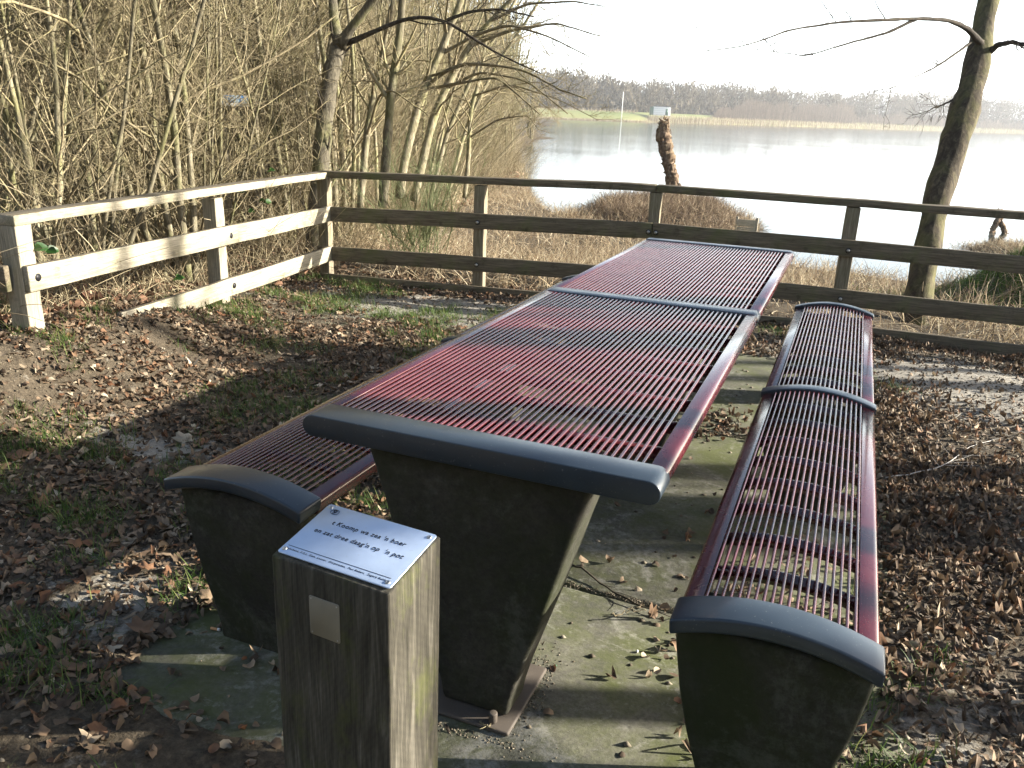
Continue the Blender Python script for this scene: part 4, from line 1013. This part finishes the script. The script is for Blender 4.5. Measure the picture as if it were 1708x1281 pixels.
def stump(name, base, pts, label, seed, shoots, knob):
    rr = np.random.default_rng(seed); root = empty(name, base); tag(root, label, 'willow'); A = Acc()
    for pl_ in pts:
        P = path(pl_, 64); P[:, :2] += rr.normal(0, .012, (64, 2)); V, F = tubes(P[None, :, :3], P[None, :, 3] * (1 + .10 * rr.normal(size=(1, 64))), 22, True, .12); A.add(V, F)
    link('trunk', A.mesh('trunk', M_willow, True), root)
    A = Acc()
    for c, rad, n_ in knob:
        u = rr.normal(size=(n_, 3)); u /= np.linalg.norm(u, axis=1, keepdims=True); p = np.array(c) + u * rad * np.array([1, 1, 1.3]) * .7
        Pp, Rp = grow(rr, p, u, rr.uniform(.3, 1., n_) * rad * .9, np.full(n_, rad * .17), 4, .35, .1, .5); V, F = tubes(Pp, Rp, 6, True, .15); A.add(V, F)
    link('cut_shoots', A.mesh('cut_shoots', M_willow, True), root)['kind'] = 'stuff'
pc = at_depth(1122, 325, 19.8); b0 = np.array([pc[0], pc[1], float(height(pc[0], pc[1]))])
def wp(px, py, ra): 
    p = at_depth(px, py, 19.8) - b0; return (p[0], p[1], p[2], ra)
stump('pollard_willow', b0, [[(wp(1124, 345, .22)), wp(1121, 300, .15), wp(1116, 270, .14), wp(1109, 240, .155), wp(1106, 222, .15), wp(1108, 205, .10)]],
      'gnarled pollard willow trunk with a knobbly head standing on the reedy islet', 3, 0,
      [(wp(1108, 208, 0)[:3], .13, 46), (wp(1104, 222, 0)[:3], .10, 24), (wp(1112, 226, 0)[:3], .11, 24), (wp(1116, 245, 0)[:3], .08, 12), (wp(1120, 268, 0)[:3], .07, 8), (wp(1124, 295, 0)[:3], .06, 8)])
pc = at_depth(1665, 402, 18.3); b0 = np.array([pc[0], pc[1], float(height(pc[0], pc[1]))])
def wq(px, py, ra): 
    p = at_depth(px, py, 18.3) - b0; return (p[0], p[1], p[2], ra)
stump('forked_stump', b0, [[wq(1653, 408, .06), wq(1655, 385, .05), wq(1664, 368, .055), wq(1668, 352, .06)], [wq(1681, 406, .07), wq(1675, 385, .05), wq(1667, 368, .055), wq(1667, 350, .06)]],
      'dark two legged willow stump on the mound at the right water edge', 4, 0, [(wq(1681, 398, 0)[:3], .08, 14), (wq(1654, 392, 0)[:3], .05, 8), (wq(1668, 362, 0)[:3], .07, 8)])
# plank edging of the islet
rv = empty('plank_edging', (-.75, 15.0, WATER)); tag(rv, 'short pale plank edging at the right tip of the islet', 'edging')
for k in range(3): boxobj('plank', (-.22, .16, -.015, .015, -.05 + .14 * k, .08 + .14 * k), M_fencel, rv, .006, (0, 0, 0), (0, .03 * (k - 1), .3))
for x in (-.2, .17): boxobj('stake', (-.025, .025, -.025, .025, -.3, .40), M_fencelp, rv, .006, (x, .055, 0))

# ------------------------------------------------------------------ board in the wood
def mat_board():
    mt, nt, b = newmat('blue_print'); oc = N(nt, 'ShaderNodeTexCoord').outputs['Object']
    n_ = noise(nt, mapping(nt, oc, (9, 9, 9)), 1.5, 3, .6); c = ramp(nt, [(.47, (.03, .16, .42)), (.53, (.45, .6, .72))], n_).outputs[0]
    nt.links.new(c, b.inputs['Base Color']); b.inputs['Roughness'].default_value = .5; return mt
D = 7.7; c = at_depth(392, 168, D); gz = float(height(c[0], c[1])); hz = c[2] - gz
board = empty('information_board', (c[0], c[1], gz), (0, 0, .55)); tag(board, 'small blue and white information board half hidden among the left trees', 'sign')
boxobj('backing_board', (-.17, .18, 0, .03, hz - .085, hz + .085), M_fencep, board); boxobj('blue_panel', (-.142, .142, -.012, -.002, hz - .018, hz + .048), mat_board(), board, .002)
mw, _, bw_ = newmat('white_paint'); bw_.inputs['Base Color'].default_value = (.75, .75, .72, 1); bw_.inputs['Roughness'].default_value = .55
boxobj('white_strip', (-.142, .142, -.012, -.002, hz - .05, hz - .021), mw, board, .002)
for x in (-.14, .15): boxobj('leg', (x - .035, x + .035, .032, .10, -.3, hz + .10), M_fencep, board)

# ------------------------------------------------------------------ things on the ground
def single_leaf(px, py, size, kind, col, label, rz, curl=.5, tlt=(.2, .1), z=None):
    p0 = CAM + ray(px, py) * ((0 - CAM[2]) / ray(px, py)[2]); T, F = leaf_template(kind); rr = np.random.default_rng(int(px))
    L = T.copy(); L[:, 2] = curl * (L[:, 0] ** 2 + 2.2 * L[:, 1] ** 2) + rr.normal(0, .035, len(L)); L *= size
    me = npmesh('fallen_leaf', L, F, M_leaf, np.full(len(L), col)); zz = float(slabtop(np.array(p0[0]), np.array(p0[1])))
    o = link('fallen_leaf', me, None, (p0[0], p0[1], zz + .014), (tlt[0], tlt[1], rz)); sd_ = o.modifiers.new('thickness', 'SOLIDIFY'); sd_.thickness = .0008
    tag(o, label, 'leaf')
single_leaf(308, 738, .085, 'oak', .99, 'pale cream dead leaf standing up left of the left bench', .4, .9, (.9, .3))
single_leaf(35, 788, .09, 'oak', .62, 'large brown oak leaf near the left picture edge', 1.2, .3)
single_leaf(238, 1060, .075, 'oak', .70, 'reddish curled leaf beside the lit concrete patch left of the sign post', .2, .8, (.3, .2))
single_leaf(120, 1125, .085, 'willow', .60, 'long pointed brown leaf lying low on the left', .3, .4)
single_leaf(345, 1005, .07, 'oak', .55, 'brown leaf against the foot of the left bench', 2.1, .6, (.3, .1))
single_leaf(246, 960, .07, 'oak', .68, 'rust coloured leaf between grass tufts left of the left bench foot', 2.8, .5)
single_leaf(1185, 1247, .03, 'round', .70, 'tiny red brown leaf on the slab by the right bench foot', .9, .5)
single_leaf(970, 945, .04, 'round', .5, 'crumpled brown leaf on the slab joint behind the table leg', .9, 1.2, (.4, .3))
single_leaf(1028, 850, .03, 'round', .3, 'dark curled leaf on the slab under the table corner', .4, 1.2, (.2, .3))
p0 = CAM + ray(352, 1050) * (-CAM[2] / ray(352, 1050)[2])
cb = empty('cigarette_butt', (p0[0], p0[1], .0045), (0, 0, .15)); tag(cb, 'stubbed cigarette butt lying on the concrete left of the sign post', 'cigarette')
mo, _, bo = newmat('filter_paper'); bo.inputs['Base Color'].default_value = (.55, .28, .12, 1); bo.inputs['Roughness'].default_value = .8
for nm, x0, x1, mt_, rd in (('filter', .0, .021, mo, .0040), ('paper', .021, .028, mw, .0042)):
    V, F = tubes(np.array([[[x0, 0, 0], [(x0 + x1) / 2, .0005, 0], [x1, 0, 0]]]), np.full((1, 3), rd), 10, True, .04); link(nm, npmesh(nm, V, F, mt_, smooth=False), cb)
def pebble(px, py, s, mt_, name, label, cat, seed):
    p0 = CAM + ray(px, py) * (-CAM[2] / ray(px, py)[2]); rr = np.random.default_rng(seed)
    V, F = tubes(np.array([[[0, 0, 0], [s * .3, 0, s * .1], [s * .7, 0, s * .12], [s, 0, 0]]]), np.array([[s * .1, s * .35, s * .3, s * .08]]), 7, True, .25)
    o = link(name, npmesh(name, V, F, mt_), None, (p0[0], p0[1], s * .25), (0, 0, rr.uniform(0, 3))); tag(o, label, cat)
mg, _, bg = newmat('green_foil'); bg.inputs['Base Color'].default_value = (.05, .45, .18, 1); bg.inputs['Roughness'].default_value = .3
pebble(1062, 1090, .011, mw, 'paper_scrap', 'tiny white scrap on the slab between table and right bench', 'litter', 1)
pebble(924, 1112, .007, mg, 'foil_scrap', 'tiny green scrap on the slab right of the table leg', 'litter', 2)
pebble(1262, 1003, .008, mw, 'bird_dropping', 'pale speck under the bars of the right bench', 'litter', 3)
def groundtwig(pxs, label, r0, mt_, seed, br=5, lift=.01):
    rr = np.random.default_rng(seed); P = []
    for px, py in pxs:
        d = ray(px, py); p = CAM + d * (-CAM[2] / d[2]); P.append((p[0], p[1], float(slabtop(np.array(p[0]), np.array(p[1]))) + lift, r0))
    b0 = np.array(P[0][:3]); P = np.array(P); P[:, :3] -= b0; P[:, 3] = np.linspace(r0, r0 * .4, len(P)); Q = path(P, 16); Q[:, 2] += np.abs(rr.normal(0, .006, 16))
    A = Acc(); V, F = tubes(Q[None, :, :3], Q[None, :, 3], 6, True, .08); A.add(V, F)
    d0 = Q[-1, :3] - Q[0, :3]
    P1, R1 = spawn(rr, Q[None, :, :3], Q[None, :, 3], br, .3, .95, 35, .25, .6, 5, .1, 0, .03, .0012, .004); P1[:, :, 2] = np.abs(P1[:, :, 2] - Q[0, 2]) * .25 + Q[0, 2]
    V, F = tubes(P1, R1, 5, False); A.add(V, F[:1]); o = link('fallen_twig', A.mesh('fallen_twig', mt_, True), None, b0); tag(o, label, 'twig')
groundtwig([(1475, 806), (1530, 800), (1575, 785), (1600, 765), (1618, 752), (1650, 745)], 'pale forked twig on the ground to the right of the right bench', .003, mat_bark('grey_twig', (.2, .18, .16), (.36, .34, .31), (.5, .48, .45), 1, 0), 1, 8, .02)
groundtwig([(940, 938), (985, 968), (1030, 998), (1080, 1022), (1118, 1034)], 'thin dark twig lying in the joint between the slabs', .0035, M_darktwig, 2, 6)
groundtwig([(1018, 1036), (1050, 1026), (1078, 1024)], 'short pale twig just in front of the slab joint', .0025, M_twig, 3, 3)
groundtwig([(636, 1218), (648, 1226), (655, 1222)], 'tiny yellowish bent twig in front of the table leg base plate', .003, M_twig, 4, 2)
groundtwig([(800, 1212), (815, 1222), (818, 1218)], 'tiny bent straw by the base plate tip', .0025, M_twig, 5, 2)
# loose soil heaped against the table foot and right bench foot
A = Acc()
hp = lambda x, y: np.clip(np.exp(-(((x - .50) / .035) ** 2 + ((y - .17) / .12) ** 2)) + .7 * np.exp(-(((x - .38) / .16) ** 2 + ((y + .03) / .012) ** 2)) + .6 * np.exp(-(((y - .705 + .0 * x) / .012) ** 2)) * (x > -.6) + .5 * np.exp(-(((y - 2.27) / .02) ** 2)) + .35 * np.exp(-(((x - 1.27) / .07) ** 2 + ((y - .2) / .3) ** 2)) + .4 * np.exp(-(((x + .60) / .05) ** 2)), 0, 1)
xy = pick(9000, -.66, 1.38, -.25, 2.4, hp); n_ = len(xy); s_ = r.uniform(.001, .0035, n_)
oct_ = np.array([[1, 0, 0], [0, 1, 0], [-1, 0, 0], [0, -1, 0], [0, 0, .8], [0, 0, -.6]]); of = np.array([[0, 1, 4], [1, 2, 4], [2, 3, 4], [3, 0, 4], [1, 0, 5], [2, 1, 5], [3, 2, 5], [0, 3, 5]])
V = oct_[None] * s_[:, None, None] * r.uniform(.6, 1.4, (n_, 6, 1)) + np.c_[xy, s_ * .3][:, None, :]
F = (of[None] + (np.arange(n_) * 6)[:, None, None]).reshape(-1, 3)
mgr = mat_ramp_tint('grit', [(0, (.04, .033, .022)), (.5, (.12, .10, .07)), (1, (.24, .21, .16))], .95)
xy2 = pick(22000, -3.4, 3.0, -1.0, 4.8, lambda x, y: np.where((x > -.66) & (x < 1.38) & (y < 3.8), .04, .5)); n2 = len(xy2); s2 = r.uniform(.002, .011, n2)
V2 = oct_[None] * s2[:, None, None] * r.uniform(.6, 1.4, (n2, 6, 1)) + np.c_[xy2, slabtop(xy2[:, 0], xy2[:, 1]) + s2 * .2][:, None, :]
F2 = (of[None] + (np.arange(n2) * 6)[:, None, None]).reshape(-1, 3) + n_ * 6
o = link('soil_crumbs', npmesh('soil_crumbs', np.concatenate([V.reshape(-1, 3), V2.reshape(-1, 3)]), np.concatenate([F, F2]), mgr, np.repeat(r.uniform(0, 1, n_ + n2), 6))); tag(o, 'loose crumbs of soil and grit', kind='stuff')

# ------------------------------------------------------------------ far shore
def fdir(px):
    py = 150.6 + 66.9 * px / 1708; d = RM.T @ np.stack([(px - 854) / 1378.87, -(py - 640.5) / 1378.87, np.ones_like(px * 1.0)]); return d[:2] / np.hypot(d[0], d[1])
def far(px, dist, z=0.):
    d = fdir(np.array(float(px))); return CAM[0] + d[0] * dist, CAM[1] + d[1] * dist
FPX = np.array([300, 700, 850, 950, 1060, 1180, 1300, 1450, 1600, 1720, 2000, 2600, 3600.]); FD = np.array([250, 262, 270, 278, 292, 330, 385, 470, 560, 620, 640, 640, 640.])
# far land: strip following the shore, rising behind it
pxs = np.linspace(300, 3600, 150); rows = []
offs = [0, 1.5, 4, 9, 20, 60, 200, 600]; hts = [-.95, -.55, .2, 1.6, 2.5, 2.8, 3.2, 4.]
for of_, hh_ in zip(offs, hts):
    rows.append([(*far(p, np.interp(p, FPX, FD) + of_), hh_) for p in pxs])
Vv = np.array(rows); idx = np.arange(Vv.shape[0] * Vv.shape[1]).reshape(Vv.shape[:2])
mfg = mat_ramp_tint('far_meadow', [(0, (.10, .135, .03)), (1, (.22, .20, .09))], .95)
vt = np.clip(.35 + .8 * (vnoise(Vv[..., 0], Vv[..., 1], 5, 3, .05) - .5) + np.array([.5, .4, .2, 0, 0, .1, .2, .3])[:, None], 0, 1)
o = link('far_bank', npmesh('far_bank', Vv.reshape(-1, 3), np.stack([idx[:-1, :-1], idx[:-1, 1:], idx[1:, 1:], idx[1:, :-1]], -1).reshape(-1, 4), mfg, vt.ravel(), True)); tag(o, kind='structure')
def far_pts(n, p0, p1, o0, o1, dens=None):
    p = r.uniform(p0, p1, n); of_ = r.uniform(o0, o1, n); d = np.interp(p, FPX, FD) + of_
    u = fdir(p); return np.c_[CAM[0] + u[0] * d, CAM[1] + u[1] * d], p, of_
# woodland mass: crowns made of many slivers
A = Acc()
ncr = 640; xy, p_, of_ = far_pts(ncr, 760, 1900, 26, 95)
sh = smoothstep(1040, 1200, p_)
xy[:, :] = xy
cH = np.where(p_ > 1350, 15.5, 13.5) * r.uniform(.66, 1.12, ncr) * (.85 + .3 * vnoise(p_, of_ * 0, 6, 2, .03)) + np.interp(p_, [760, 900, 1000, 1100, 1200, 1350, 1500, 1650, 1800], [2.5, 2.5, 1.5, .8, .4, 2.2, 4.5, 6.5, 6.5])
for part, (m_, wdt) in enumerate(((250, .5),)):
    n_ = ncr * m_; cx_ = np.repeat(xy, m_, 0); H_ = np.repeat(cH, m_); u = r.normal(size=(n_, 3)); u /= np.linalg.norm(u, axis=1, keepdims=True); rad = r.uniform(.35, 1, n_) ** .5
    c0 = np.c_[cx_ + u[:, :2] * (rad * H_ * .27)[:, None], 1.2 + H_ * (.50 + .48 * u[:, 2] * rad)]
    dirv = u * np.array([.7, .7, .3]) + np.array([0, 0, .7]) + r.normal(0, .3, (n_, 3)); dirv /= np.linalg.norm(dirv, axis=1, keepdims=True)
    sd2 = np.cross(dirv, r.normal(size=(n_, 3))); sd2 /= np.linalg.norm(sd2, axis=1, keepdims=True); ll = r.uniform(.7, 1.9, n_)[:, None]; ww = wdt * r.uniform(.5, 1.2, n_)[:, None]
    V = np.stack([c0 - sd2 * ww * .5, c0 + sd2 * ww * .5, c0 + dirv * ll], 1).reshape(-1, 3); F = np.arange(n_ * 3).reshape(-1, 3)
    tn = np.clip(np.repeat(r.uniform(.1, .9, ncr), m_) + r.normal(0, .12, n_), 0, 1); A.add(V, F, np.repeat(tn, 3))
n_ = 26000; xy3, p3, o3_ = far_pts(n_, 760, 1900, 20, 60); c0 = np.c_[xy3, r.uniform(.5, 6.5, n_)]
dirv = r.normal(0, .5, (n_, 3)) + np.array([0, 0, .8]); sd2 = np.cross(dirv, r.normal(size=(n_, 3))); sd2 /= np.linalg.norm(sd2, axis=1, keepdims=True)
V = np.stack([c0 - sd2 * .5, c0 + sd2 * .5, c0 + dirv * 1.8], 1).reshape(-1, 3); A.add(V, np.arange(n_ * 3).reshape(-1, 3), np.repeat(r.uniform(0, .6, n_), 3))
Pt = np.zeros((ncr, 4, 3)); Pt[:, :, :2] = xy[:, None, :] + np.cumsum(r.normal(0, .2, (ncr, 4, 2)), 1); Pt[:, :, 2] = np.array([0, .33, .66, 1.0])[None] * (cH * .8)[:, None] + .5
V, F = tubes(Pt, np.array([.22, .17, .12, .04])[None] * r.uniform(.6, 1.2, (ncr, 1)), 4, False); A.add(V, F[:1], np.repeat(r.uniform(.2, 1, ncr), 16))
o = link('far_woodland', A.mesh('far_woodland', mat_ramp_tint('far_twigs', [(0, (.065, .055, .038)), (.5, (.125, .105, .075)), (1, (.19, .165, .115))], .95, 0, .1, .2))); tag(o, 'hazy bare winter woodland along the far shore', kind='stuff')
# reddish willow scrub and reed belt
A = Acc()
xy, p_, of_ = far_pts(9000, 1150, 1420, 7, 22); h_ = 8.5 * smoothstep(1145, 1260, p_) * (.55 + .7 * vnoise(p_, of_ * 0, 3, 3, .05))
A.add(*blades(xy, h_, .07, .12, .01, r, lambda x, y: np.full(len(x), .1), 3))
xy, p_, of_ = far_pts(6000, 1380, 1900, 6, 24); A.add(*blades(xy, 6.5 * (.5 + .8 * vnoise(p_, of_ * 0, 3, 3, .05)), .08, .15, .01, r, lambda x, y: np.full(len(x), .1), 3))
o = link('far_willow_scrub', A.mesh('far_willow_scrub', mat_ramp_tint('scrub', [(0, (.12, .092, .07)), (1, (.25, .195, .145))], .95, 0, .1, .2))); tag(o, 'low reddish willow scrub at the far water edge', kind='stuff')
A = Acc()
xy, p_, of_ = far_pts(9000, 1080, 1900, 0, 7); A.add(*blades(xy, 2.4, .06, .15, .02, r, lambda x, y: np.full(len(x), WATER), 3))
xy, p_, of_ = far_pts(3500, 760, 1060, 14, 26); A.add(*blades(xy, 2.4, .05, .2, .02, r, lambda x, y: np.full(len(x), .6), 3))
xy, p_, of_ = far_pts(2500, 760, 1080, -.5, 1.5); A.add(*blades(xy, .7, .05, .3, .02, r, lambda x, y: np.full(len(x), WATER), 3))
o = link('far_reed_belt', A.mesh('far_reed_belt', M_reed)); tag(o, 'pale reed belt fringing the far shore', kind='stuff')
# dark conifers that stand above the tree line
mcon = mat_ramp_tint('conifer', [(0, (.02, .035, .015)), (1, (.05, .075, .03))], .9)
for px, of_, H_, wd_, lb in ((933, 45, 17.2, 2.2, 'dark conifer above the far woodland, nearest to the hanging twigs'), (1040, 60, 16.0, 1.4, 'small pointed conifer tip above the far woodland left of the white cabin'),
                        (1287, 60, 19.8, 1.9, 'tall slim pine rising over the middle of the far woodland'), (1210, 60, 16.8, 2.6, 'broad low pine rounding over the far woodland right of the pollard')):
    x, y = far(px, np.interp(px, FPX, FD) + of_); rr = np.random.default_rng(px); A = Acc(); n_ = 900
    t = rr.uniform(.25, 1, n_); rad = (1.02 - t) ** .8 * wd_ * (.4 + .6 * (np.abs(np.sin(t * 16)))) ; a_ = rr.uniform(0, 6.28, n_)
    c0 = np.c_[np.cos(a_) * rad, np.sin(a_) * rad, t * H_]; dv = np.c_[np.cos(a_), np.sin(a_), rr.uniform(-.3, .6, n_)] * (1.15 - t)[:, None] * .9; sd2 = np.c_[-np.sin(a_), np.cos(a_), rr.normal(0, .3, n_)] * (1.15 - t)[:, None] * .35
    V = np.stack([c0 - sd2, c0 + sd2, c0 + dv], 1).reshape(-1, 3)
    root = empty('conifer', (x, y, 1.0)); tag(root, lb, 'tree'); link('crown', npmesh('crown', V, np.arange(n_ * 3).reshape(-1, 3), mcon, np.repeat(rr.uniform(0, 1, n_), 3)), root)
    V, F = tubes(np.array([[[0, 0, -1], [0, 0, H_ * .5], [0, 0, H_]]]), np.array([[.25, .16, .04]]), 6); link('trunk', npmesh('trunk', V, F, M_darkbark), root)
# white cabin and pole
x, y = far(1103, 292 + 14); cabin = empty('white_cabin', (x, y, 2.25), (0, 0, .30)); tag(cabin, 'small white flat roofed cabin with a dark green side on the far bank', 'cabin')
mgn, _, bgn = newmat('green_boards'); bgn.inputs['Base Color'].default_value = (.03, .10, .06, 1)
boxobj('wall', (-2.9, 2.9, -1.4, 1.4, -.6, 2.25), mw, cabin, .02)
boxobj('side_wall', (-4.1, -2.905, -1.35, 1.35, -.6, 2.1), mgn, cabin, .02)
boxobj('roof', (-4.2, 3.05, -1.6, 1.6, 2.255, 2.42), M_cap, cabin, .02)
mgl, _, bgl = newmat('dark_glass'); bgl.inputs['Base Color'].default_value = (.05, .06, .07, 1); bgl.inputs['Roughness'].default_value = .1
boxobj('door', (1.2, 2.1, -1.44, -1.402, -.5, 1.6), mgn, cabin, 0)
for k in range(4): boxobj('board', (-2.85, 2.85, -1.425, -1.402, -.3 + .62 * k, -.24 + .62 * k), M_steel, cabin, 0)
x, y = far(1037, 284); V, F = tubes(np.array([[[0, 0, -1.5], [0, 0, 4.], [0, 0, 8.4]]]), np.array([[.13, .11, .09]]), 8)
pole = link('pole', npmesh('pole', V, F, mw), None, (x, y, 0)); tag(pole, 'thin pale pole standing at the far water edge left of the cabin', 'pole')

# ------------------------------------------------------------------ haze
V, F = box(-930, 930, -930, 930, -2.6, 26.0)
hz_ = link('haze', npmesh('haze', V, F)); tag(hz_, kind='stuff'); hz_['label'] = 'thin pale winter haze over the lake'
mh = bpy.data.materials.new('haze'); mh.use_nodes = True; nt = mh.node_tree; nt.nodes.clear()
out = nt.nodes.new('ShaderNodeOutputMaterial'); pv = nt.nodes.new('ShaderNodeVolumePrincipled'); pv.inputs['Density'].default_value = .00045; pv.inputs['Color'].default_value = (.9, .94, 1, 1); pv.inputs['Anisotropy'].default_value = .3
nt.links.new(pv.outputs[0], out.inputs['Volume']); hz_.data.materials.append(mh)
